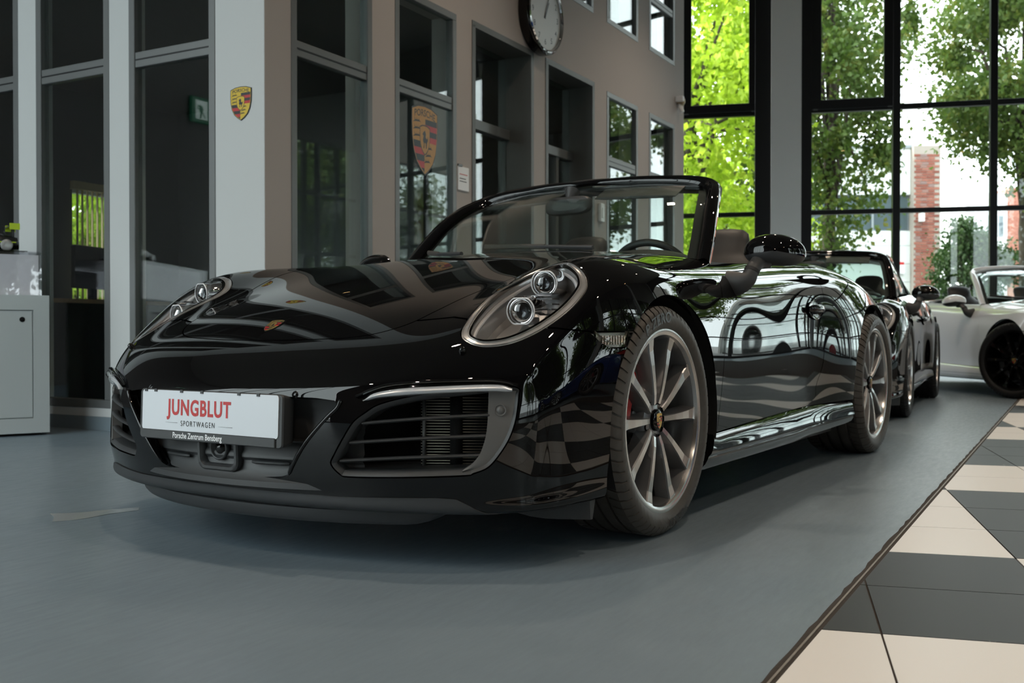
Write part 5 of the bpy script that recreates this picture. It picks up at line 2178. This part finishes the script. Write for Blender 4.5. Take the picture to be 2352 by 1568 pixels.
def build_side(root, paint='black_paint'):
    for s in (1, -1):
        # sill
        rings = []
        sec = [(.846, .264), (.860, .259), (.873, .243), (.8815, .220), (.883, .203), (.8775, .193), (.8785, .187), (.8765, .172), (.865, .153), (.83, .142), (.78, .15), (.78, .25)]
        for x in [-.44, -.47, -.55, -.7, -.9, -1.1, -1.3, -1.5, -1.65, -1.8, -1.92, -2.0, -2.055]:
            k = max(0, (-1.3 - x) / .75)
            dy = .034 * max(0, (-1.55 - x) / .5) ** 1.3
            ring = []
            for i, (y, z) in enumerate(sec):
                zz = z + (.028 * k if z < .2 else .012 * k if z < .23 else .0) + (.0225 * min(max(-.47 - x, 0), 1.03) * (1 if z > .23 else 0))
                xx = x + ((.262 - z) * 1.25 if x > -.46 else (.262 - z) * .6 if x > -.5 else 0)
                ring.append((xx, (y + dy) * s, zz))
            rings.append(ring)
        MB().loft(rings).build('sill', paint, root, auto=math.radians(28))
        # wheel houses
        for xc, zc, R, yi, yo in ((-.052, .335, .392, .50, .872), (-2.462, .343, .40, .50, .905)):
            mb = MB()
            a = [math.radians(q) for q in np.linspace(-26, 206, 33)]
            kk = .955 if xc > -1 else .975
            r1 = [(xc + R * math.cos(q), yo * s, zc + R * kk * math.sin(q)) for q in a]
            r2 = [(xc + R * math.cos(q), yi * s, zc + R * kk * math.sin(q)) for q in a]
            mb.loft([r1, r2], False, False)
            mb.add(r2, [tuple(range(len(r2)))])
            mb.build('wheel_house', 'matt_plastic', root)
        # outside mirror
        c = np.array([-.835, .925, .888])
        lat = np.array([-.30, .954, 0.0])
        dep = np.array([.954, .30, 0.0])
        def headpt(u, v, grow=1.0):
            # u: around (0..2pi) in lateral/vertical plane, v: depth 0 (back) .. 1 (nose)
            e = math.sqrt(max(0, 1 - v ** 2.2))
            cu, su = math.cos(u), math.sin(u)
            a = .110 * e * math.copysign(abs(cu) ** .85, cu) * grow
            zz = (.066 if su > 0 else .050) * e * math.copysign(abs(su) ** .9, su) * grow
            p = c + lat * (a + .012) + dep * (v * .085 - .02) + np.array([0, 0, zz - .012 * max(0, a) / .118])
            return p
        cut = -.012
        ups, los = [], []
        for v in np.linspace(0, .999, 14):
            ups.append([headpt(u, v) for u in np.linspace(-.18, math.pi + .18, 25)])
            los.append([headpt(u, v, .985) for u in np.linspace(math.pi + .16, 2 * math.pi - .16, 19)])
        mb = MB()
        mb.loft([mir(r, s) for r in ups], False, False)
        mc = mb.build('wing_mirror', paint, root)
        mb = MB()
        mb.loft([mir(r, s) for r in los], False, False)
        mb.build('mirror_underside', 'satin_plastic', mc)
        mb = MB()
        loop = [headpt(u, 0, .96) - dep * .002 for u in np.linspace(0, 2 * math.pi, 33)[:-1]]
        mb.add(mir(loop, s), [tuple(range(32))])
        mb.build('mirror_glass', 'chrome', mc)
        arm = spline_pts([(-.735, .800, .770), (-.733, .842, .774), (-.737, .872, .790), (-.752, .884, .822), (-.785, .893, .848), (-.82, .905, .860)], 7)
        k = len(arm)
        rr_ = [(np.interp(i / (k - 1), [0, .25, .5, .75, 1], [.050, .040, .027, .027, .036]), np.interp(i / (k - 1), [0, .25, .5, 1], [.030, .026, .021, .020])) for i in range(k)]
        MB().tube(mir([tuple(p) for p in arm], s), rr_, 18, up=(1, 0, 0)).build('mirror_arm', 'satin_plastic', mc, auto=math.radians(85))
        MB().tube(mir([tuple(p) for p in arm[19:22]], s), [(.0282, .0222)] * 3, 18, up=(1, 0, 0)).build('mirror_joint', 'matt_plastic', mc)
        # door handle
        hb = []
        ex = np.array([-1, .018, 0.0])
        ex /= np.linalg.norm(ex)
        nn = np.array([.018, 1, .18])
        nn /= np.linalg.norm(nn)
        ey = np.cross(nn, ex)
        if ey[2] < 0:
            ey = -ey
        c0 = np.array([-1.600, .8625, .690])
        mb = MB()
        rg = []
        for r, d in ((1.0, .0015), (.96, .003), (.9, .002), (.6, .0008), (.2, .0005)):
            rg.append([tuple(c0 + ex * (.088 * r * math.cos(a)) + ey * (.040 * r * math.sin(a)) + nn * d) for a in np.linspace(0, 2 * math.pi, 33)[:-1]])
        mb.loft([mir(r, s) for r in rg], True, False)
        mb.add(mir(rg[-1], s), [tuple(range(32))])
        hd = mb.build('handle_recess', 'gloss_black', root)
        pts = [tuple(c0 + ex * x + nn * d + ey * .004) for x, d in ((-.092, .004), (-.08, .012), (-.05, .019), (0, .022), (.05, .020), (.085, .013), (.098, .004))]
        MB().tube(mir(pts, s), [(.006, .010), (.008, .014), (.009, .0165), (.009, .0165), (.009, .0165), (.008, .014), (.006, .01)], 12).build('door_handle', paint, hd)
        # fuel-cap free: rear lamp, only seen from behind
        mb = MB()
        rg = []
        for t in np.linspace(0, 1, 8):
            y = (.42 + .26 * t) * s
            x = -3.395 + .10 * t ** 2
            rg.append([(x - .03, y, .60), (x - .045, y, .63), (x - .03, y, .66), (x + .02, y, .66), (x + .02, y, .60)])
        mb.loft(rg)
        mb.build('tail_light', 'red_paint', root)


def build_wheels(root, scale=1.0):
    fa = wheel_assets(.338, .245, 'f')
    ra = wheel_assets(.343, .305, 'r')
    for s in (1, -1):
        add_wheel(root, fa, (0, .7705 * s, .338), s, 60 if s > 0 else 120)
        add_wheel(root, ra, (-2.45, .780 * s, .343), s, 60)


def build_car(name, label, cat, paint='black_paint'):
    root = empty(name, (0, 0, 0), 0, label, cat)
    P, b = build_body(root, paint)
    build_front(root, b, paint)
    build_glasshouse(root, paint)
    build_interior(root)
    build_side(root, paint)
    build_wheels(root)
    return root
hero = build_car('convertible_car', 'glossy black convertible with open roof and JUNGBLUT number plate', 'car')


def repaint(root, table):
    for o in [root] + list(root.children_recursive):
        if o.type == 'MESH':
            for i, sl in enumerate(o.material_slots):
                if sl.material and sl.material.name in table:
                    new = mat(table[sl.material.name])
                    sl.link = 'OBJECT'
                    sl.material = new


def no_plate_text(root):
    for o in list(root.children_recursive):
        if o.name.startswith(('plate_lettering', 'holder_lettering', 'plate_line')):
            bpy.data.objects.remove(o, do_unlink=True)


# ---- black coupe parked behind: same body, closed roof
coupe = copy_tree(hero)
coupe.name = 'coupe_car'
tag(coupe, 'older black coupe with closed roof parked behind the convertible', 'car')
coupe.location = (-4.65, -.19, 0)
coupe.rotation_euler = (0, 0, math.radians(6.39))
coupe.scale = (.93, .93, 1.0)
no_plate_text(coupe)
def build_roof(root):
    xs = np.array([-1.165, -1.35, -1.6, -1.9, -2.2, -2.5, -2.8, -3.0])
    zc = np.array([1.247, 1.285, 1.295, 1.27, 1.20, 1.09, .955, .86])
    ye = np.array([.560, .565, .565, .56, .55, .545, .55, .56])
    ze = np.array([1.195, 1.215, 1.218, 1.195, 1.13, 1.035, .925, .845])
    vs, fs = [], []
    q = np.linspace(0, 1, 25)
    X = np.interp(q, np.linspace(0, 1, len(xs)), xs)
    n = 21
    def row(x, k0=-1, k1=1):
        z, y, e = (nspline(xs, a, np.array([x]))[0] for a in (zc, ye, ze))
        return [(x, y * t, e + (z - e) * (1 - abs(t) ** 2.4)) for t in np.linspace(k0, k1, n)]
    for nm, xa, xb, m in (('roof', -1.15, -2.05, 'black_paint'), ('rear_window', -2.05, -2.75, 'windscreen_glass'), ('rear_lid', -2.75, -3.0, 'black_paint')):
        rows = [row(x) for x in np.linspace(xa, xb, 12)]
        mb = MB()
        mb.loft(rows, False, False)
        o = mb.build(nm, m, root)
        md = o.modifiers.new('thickness', 'SOLIDIFY')
        md.thickness = .02 if m != 'windscreen_glass' else .006
    for s in (1, -1):
        top = [row(x)[-1] for x in np.linspace(-1.15, -2.35, 14)]
        bot = [(x, .705, nspline(xs, np.array([.845, .85, .865, .885, .90, .90, .87, .84]), np.array([x]))[0]) for x in np.linspace(-.80, -2.5, 14)]
        for nm, a, b, m in (('side_window', 0, 9, 'windscreen_glass'), ('roof_pillar', 9, 13, 'black_paint')):
            mb = MB()
            mb.loft([mir([top[i], tuple((np.array(top[i]) + np.array(bot[i])) / 2 + np.array([0, .012, 0])), bot[i]], s) for i in range(a, b + 1)], False, False)
            o = mb.build(nm, m, root)
            md = o.modifiers.new('thickness', 'SOLIDIFY')
            md.thickness = .006
        MB().tube(mir(top, s), .018, 8).build('roof_rail', 'black_paint', root)
        MB().tube(mir([top[9], bot[9]], s), .016, 8).build('window_post', 'matt_plastic', root)
    MB().tube([(-2.2, 0, 1.2), (-2.25, 0, 1.24), (-2.32, 0, 1.27)], [.02, .010, .003], 8).build('aerial', 'matt_plastic', root)
build_roof(coupe)

# ---- light grey convertible with black wheels at the back glazing
grey = copy_tree(hero)
grey.name = 'grey_convertible_car'
tag(grey, 'light grey convertible with black wheels parked by the back glazing', 'car')
grey.location = (-7.80, 1.66, 0)
no_plate_text(grey)
grey.rotation_euler = (0, 0, math.radians(37))
repaint(grey, {'black_paint': 'grey_paint', 'rim_grey': 'gloss_black', 'rim_bright': 'gloss_black', 'disc_steel': 'lamp_dark', 'red_caliper': 'lamp_dark', 'rubber': 'matt_plastic'})
repaint(coupe, {'rubber': 'matt_plastic'})
for o in grey.children:
    if o.name.startswith('wheel') and o.location.x > -1 and not o.name.startswith('wheel_'):
        o.rotation_euler.z += math.radians(28.5)
# ---- cars across the aisle, mirrored in the paint of the black convertible
for nm, lb, pt, loc, rz in (('blue_car', 'dark blue convertible standing on the stone aisle side of the hall', 'blue_paint', (-1.6, 7.0, 0), 25), ('red_car', 'bright red convertible standing on the stone aisle side of the hall', 'red_paint', (-6.6, 7.4, 0), 25)):
    c = copy_tree(hero)
    c.name = nm
    tag(c, lb, 'car')
    c.location = loc
    c.rotation_euler = (0, 0, math.radians(rz))
    no_plate_text(c)
    repaint(c, {'black_paint': pt})
# ---------------------------------------------------------------- small things on walls and in the office
def wall_M(a, t, z, zdir):
    """matrix of something fixed to a wall at room point a,t,z looking along zdir (room axes)"""
    return RM @ frame((a, t, z), zdir)


me = crest_mesh('wall_crest', 'crest_yellow', .03, True)
o = link('wall_crest', me)
o.matrix_world = wall_M(0.0005, -.168, 1.860, (1, 0, 0)) @ Matrix.Diagonal((.20, .19, .19, 1))
tag(o, 'yellow red and black shield crest fixed to the white pillar', 'emblem')
pbr('decal_gold', (.50, .27, .08), .5)
me = crest_mesh('window_crest', 'decal_gold', .004, True)
o = link('window_crest', me)
o.matrix_world = wall_M(-1.58, -.0215, 1.912, (0, 1, 0)) @ Matrix.Diagonal((.41, .485, .485, 1))
tag(o, 'large shield crest decal stuck on an office window pane', 'emblem')

# ---- wall clock
clk = empty('wall_clock', (0, 0, 0), 0, 'round wall clock with black rim and white dial above the glass doors', 'clock')
clk.matrix_world = wall_M(-3.16, 0.0, 3.150, (0, 1, 0))
pbr('clock_dial', (.46, .47, .46), .4)
mb = MB()
mb.lathe([(.0001, .0), (.30, .0), (.315, .02), (.315, .085), (.300, .10), (.285, .104), (.277, .085), (.0001, .085)], 64, 'Z')
mb.build('clock_rim', 'gloss_black', clk)
mb = MB()
mb.lathe([(.300, .099), (.290, .108), (.281, .103), (.277, .09)], 64, 'Z')
mb.build('bezel', 'chrome', clk)
mb = MB()
mb.lathe([(.0001, .0862), (.278, .0862), (.278, .080), (.0001, .080)], 64, 'Z')
mb.build('dial', 'clock_dial', clk)
for k in range(1, 13):
    an = math.pi / 2 - k * math.pi / 6
    tv, tf = text_geo(str(k), .066, .0005)
    mb = MB()
    mb.add([(x + .215 * math.cos(an), y + .215 * math.sin(an), .0872) for x, y in tv], tf)
    mb.build('numeral', 'print_black', clk, recalc=False)
for nm, ang, ln, wd, z in (('hour_hand', 28, .13, .010, .0885), ('minute_hand', 20, .20, .007, .0905)):
    q = math.pi / 2 - math.radians(ang)
    c, s = math.cos(q), math.sin(q)
    mb = MB()
    mb.prism([(-.03 * c - wd * s, -.03 * s + wd * c), (-.03 * c + wd * s, -.03 * s - wd * c), (ln * c + wd * .4 * s, ln * s - wd * .4 * c), (ln * c - wd * .4 * s, ln * s + wd * .4 * c)], z, z + .002)
    mb.build(nm, 'print_black', clk)

# ---- signs, switch, sensor
sg = empty('door_sign', (0, 0, 0), 0, 'small white notice plate beside the first glass door', 'sign')
sg.matrix_world = wall_M(-2.035, .0, 1.69, (0, 1, 0))
MB().box((-.073, -.085, 0), (.073, .085, .008), bev=.002).build('plate', 'print_white', sg)
for k, (m, y, x1) in enumerate((('print_red', .03, .05), ('print_black', .0, .03), ('print_black', -.02, .04))):
    MB().box((-.055, y - .003, .008), (x1, y + .003, .0085)).build('text_line', m, sg)
MB().box((-.073, .085, -.0), (-.02, .10, .012)).build('clip', 'frame_grey', sg)
sw = empty('wall_switch', (0, 0, 0), 0, 'white switch box on the wall between glass door and window', 'switch')
sw.matrix_world = wall_M(-4.43, .0, 1.69, (0, 1, 0))
MB().box((-.045, -.085, 0), (.045, .085, .03), bev=.006).build('box', 'print_white', sw)
MB().box((-.02, -.05, .03), (.02, .05, .036), bev=.003).build('rocker', 'print_white', sw)
ms = empty('motion_sensor', (0, 0, 0), 0, 'small white motion sensor on the wall end beside the back glazing', 'sensor')
ms.matrix_world = wall_M(-6.52, .0, 3.12, (0, 1, 0))
mb = MB()
mb.lathe([(.0001, .075), (.03, .072), (.05, .055), (.055, .03), (.05, 0)], 24, 'Z')
mb.build('dome', pbr('sensor_beige', (.45, .34, .20), .4), ms)
MB().tube([(-.02, -.05, .02), (-.05, -.09, .05), (-.05, -.13, .07)], [.03, .025, .02], 10).build('arm', 'print_white', ms)
MB().box((-.10, -.02, .0), (-.05, .04, .09), bev=.008).build('head', 'print_white', ms)

# ---- exit sign on the side wall, mirrored faintly in an office pane
pbr('exit_green', (.02, .12, .06), .5, emit=(.05, .45, .22), emit_s=.12)
pbr('exit_white', (.8, .9, .85), .5, emit=(.8, 1.0, .9), emit_s=.30)
ex = empty('exit_sign', (0, 0, 0), 0, 'green exit sign with running figure and arrow on the side wall', 'sign')
ex.matrix_world = wall_M(5.45, -6.0, 3.42, (0, 1, 0))
MB().box((-.36, -.16, 0), (.36, .16, .05), bev=.008).build('panel', 'exit_green', ex)
mb = MB()
mb.prism([(-.10, -.12), (.10, -.12), (.10, .12), (-.10, .12)], .0505, .051, Matrix.Translation((.20, 0, 0)))
mb.build('door_symbol', 'exit_white', ex)
for nm, pl in (('figure_body', [(.17, .02), (.22, .05), (.25, .01), (.22, -.05), (.24, -.11), (.21, -.11), (.19, -.04), (.15, -.10), (.13, -.09), (.18, -.02)]), ('figure_arm', [(.18, .05), (.26, .06), (.28, .0), (.26, 0), (.245, .04), (.18, .03)])):
    mb = MB()
    mb.prism(pl, .0512, .0518)
    mb.build(nm, 'exit_green', ex)
mb = MB()
mb.prism([(-.30, 0), (-.20, .08), (-.20, .025), (0, .025), (0, -.025), (-.20, -.025), (-.20, -.08)], .0505, .051)
mb.build('arrow', 'exit_white', ex)

# ---- display cabinet with a clear case and a model car on top
cd_ = Vector((.916, -.401, 0)).normalized()
cab = empty('display_cabinet', (-.768, -3.325, 0), math.atan2(cd_.y, cd_.x), 'white laminate display cabinet with mitred frame and round key hole', 'cabinet')
L, D, H = 1.3, .52, .808
MB().box((0, -D, .015), (L, -.02, H - .005)).build('carcass', 'white_laminate', cab)
MB().box((.04, -D + .03, 0), (L - .04, -.06, .016)).build('plinth', 'matt_plastic', cab)
fwid = .085
for nm, pl in (('frame_top', [(0, H), (L, H), (L - fwid, H - fwid), (fwid, H - fwid)]), ('frame_bottom', [(0, .015), (fwid, .015 + fwid), (L - fwid, .015 + fwid), (L, .015)]),
               ('frame_side', [(0, .015), (0, H), (fwid, H - fwid), (fwid, .015 + fwid)]), ('frame_side', [(L, H), (L, .015), (L - fwid, .015 + fwid), (L - fwid, H - fwid)])):
    mb = MB()
    pl = scale_poly(pl, .9985, (L / 2, H / 2))
    mb.prism(pl, 0, .02, Matrix(((1, 0, 0, 0), (0, 0, 1, -.02), (0, 1, 0, 0), (0, 0, 0, 1))))
    mb.build(nm, 'white_laminate', cab)
dr = MB().box((fwid + .006, -.03, .015 + fwid + .006), (L - fwid - .006, -.006, H - fwid - .006), bev=.001).build('cabinet_door', 'white_laminate', cab)
mb = MB()
mb.lathe([(.0001, .002), (.014, .002), (.015, 0)], 24, 'Z')
me = mb.mesh('key_hole')
me.transform(Matrix.Translation((fwid + .058, -.0055, H - fwid - .055)) @ Matrix.Rotation(-math.pi / 2, 4, 'X'))
link('key_hole', me, dr, 'dark_void')
case = empty('acrylic_case', (-.768, -3.325, H - .001), math.atan2(cd_.y, cd_.x), 'clear acrylic case standing on the white display cabinet', 'display case')
thin_glass('acrylic', (.95, .95, .97), 1.6)
pbr('acrylic_edge', (.62, .66, .68), .2, 0, .5)
x0, x1, y0, y1, hz = .035, 1.25, -.48, -.03, .246
for nm, lo, hi in (('front_sheet', (x0, y1 - .006, 0), (x1, y1, hz)), ('back_sheet', (x0, y0, 0), (x1, y0 + .006, hz)), ('side_sheet', (x0, y0 + .006, 0), (x0 + .006, y1 - .006, hz)), ('side_sheet', (x1 - .006, y0 + .006, 0), (x1, y1 - .006, hz)), ('top_sheet', (x0, y0, hz), (x1, y1, hz + .006))):
    MB().box(lo, hi).build(nm, 'acrylic', case)
MB().box((x0 + .01, y0 + .01, .001), (x1 - .01, y1 - .01, .012)).build('base_sheet', 'print_white', case)
MB().box((x0 + .01, y1 - .05, .012), (x1 - .01, y1 - .045, hz - .01)).build('reflection_card', 'print_white', case)  # white card added behind the front sheet in place of white reflections
# model race car
mc = empty('model_car', Vector((-.768, -3.325, H + hz + .005)) + cd_ * .33 + Vector((cd_.y, -cd_.x, 0)) * .25, math.atan2(cd_.y, cd_.x), 'black model race car with lime stripes and tall rear wing', 'model car')
pbr('model_black', (.012, .013, .013), .25, coat=.6)
pbr('model_lime', (.45, .60, .02), .35)
MB().box((-.24, -.10, 0), (.36, .10, .012), bev=.003).build('stand', 'gloss_black', mc)
rings = []
for x, w, h in ((-.20, .055, .055), (-.19, .075, .075), (-.12, .082, .085), (-.05, .078, .11), (.03, .07, .118), (.10, .072, .09), (.17, .08, .07), (.25, .075, .05), (.29, .05, .03)):
    rings.append([(x, w * math.copysign(abs(math.cos(a)) ** .6, math.cos(a)), .022 + h * .5 + h * .5 * math.copysign(abs(math.sin(a)) ** .7, math.sin(a))) for a in np.linspace(0, 2 * math.pi, 21)[:-1]])
MB().loft(rings).build('body', 'model_black', mc)
for s in (1, -1):
    MB().box((-.18, .079 * s - .003, .058), (.05, .079 * s + .003, .064)).build('stripe', 'model_lime', mc)
    MB().box((-.178, .03 * s - .003, .09), (-.168, .03 * s + .003, .155)).build('wing_strut', 'model_black', mc)
    for x in (-.13, .2):
        mb = MB()
        mb.lathe([(.0001, .012), (.018, .012), (.030, .008), (.034, 0), (.030, -.012), (.0001, -.012)], 24, 'Y', (x, .078 * s, .044))
        mb.build('wheel', 'lamp_grey', mc)
MB().box((-.20, -.085, .152), (-.14, .085, .158), bev=.001).build('rear_wing', 'model_black', mc)
MB().box((-.20, -.088, .135), (-.145, -.083, .172)).build('wing_endplate', 'model_lime', mc)
MB().box((-.20, .083, .135), (-.145, .088, .172)).build('wing_endplate', 'model_lime', mc)

# ---- in the office: counter with a monitor, chair back, notice boards
dk = empty('office_counter', (0, 0, 0), 0, 'dark office counter with wooden top behind the left windows', 'desk')
dk.matrix_world = RM
MB().box((-2.35, -4.0, .83), (-.75, -3.3, .865), bev=.003).build('top', 'wood', dk)
MB().box((-2.33, -3.36, 0), (-.77, -3.33, .83)).build('front_board', 'dark_void', dk)
MB().box((-2.35, -3.98, 0), (-2.31, -3.34, .83)).build('side_board', 'dark_void', dk)
MB().box((-.79, -3.98, 0), (-.75, -3.34, .83)).build('side_board', 'dark_void', dk)
mo = empty('monitor', (0, 0, 0), 0, 'black computer monitor on the office counter', 'monitor')
mo.matrix_world = RM @ Matrix.Translation((-1.82, -3.66, .865)) @ Matrix.Rotation(.25, 4, 'Z')
MB().box((-.27, -.02, .10), (.27, .02, .47), bev=.006).build('screen', 'gloss_black', mo)
MB().box((-.04, -.03, .01), (.04, .01, .2)).build('neck', 'gloss_black', mo)
MB().box((-.13, -.09, 0), (.13, .09, .012), bev=.004).build('foot', 'gloss_black', mo)
ch = empty('office_chair', (0, 0, 0), 0, 'black office chair with rounded back behind the counter', 'chair')
ch.matrix_world = RM @ Matrix.Translation((-1.45, -4.35, 0))
rings = []
for z, hw in ((.62, .22), (.8, .24), (1.0, .23), (1.15, .19), (1.25, .11), (1.28, .03)):
    rings.append([(hw * math.cos(a), -.02 + .045 * math.sin(a), z) for a in np.linspace(0, 2 * math.pi, 17)[:-1]])
MB().loft(rings).build('backrest', 'leather', ch)
MB().box((-.24, -.05, .44), (.24, .42, .52), bev=.02).build('seat', 'leather', ch)
MB().tube([(0, .2, .06), (0, .2, .44)], .03, 10).build('column', 'satin_plastic', ch)
for k in range(5):
    an = k * 1.2566
    MB().tube([(0, .2, .07), (.28 * math.cos(an), .2 + .28 * math.sin(an), .04)], [.025, .015], 6).build('foot', 'satin_plastic', ch)
for nm, lb, t, z, w_, h_, m, aa in (('notice_board', 'dark red notice board on the office side wall', -3.45, 1.82, .42, .62, pbr('board_red', (.16, .04, .035), .7), -3.80), ):
    nbd = empty(nm, (0, 0, 0), 0, lb, 'board')
    nbd.matrix_world = wall_M(aa + .001, t, z, (1, 0, 0))
    MB().box((-w_ / 2, -h_ / 2, 0), (w_ / 2, h_ / 2, .02), bev=.003).build('panel', m, nbd)
    for px_, py_, pw, ph in ((-.08, .12, .11, .08), (-.1, -.06, .07, .05), (.05, -.02, .07, .1)):
        MB().box((px_ - pw / 2, py_ - ph / 2, .02), (px_ + pw / 2, py_ + ph / 2, .022)).build('sheet', 'print_white', nbd)
bl = empty('vertical_blind', (0, 0, 0), 0, 'half open vertical blind before the rear office window', 'blind')
bl.matrix_world = RM
pbr('blind_cream', (.55, .42, .24), .8)
MB().box((-3.10, -4.72, 1.98), (-2.4, -4.66, 2.06), bev=.004).build('rail', 'blind_cream', bl)
for k in range(11):
    x = -3.04 + k * .058
    MB().box((x - .003, -4.70, .80), (x + .004, -4.675, 1.98)).build('slat', 'blind_cream', bl)
# strip of worn tape on the floor in front of the car
mb = MB()
tp = [(.771, -.967), (.80, -.90), (.850, -.835), (.80, -.80), (.754, -.795), (.66, -.80), (.572, -.777), (.532, -.824), (.60, -.86), (.637, -.879), (.70, -.90)]
mb.prism(tp, .0002, .0012)
tag(mb.build('floor_tape', pbr('tape', (.30, .33, .35), .25)), 'piece of worn clear tape stuck on the painted floor', 'tape')
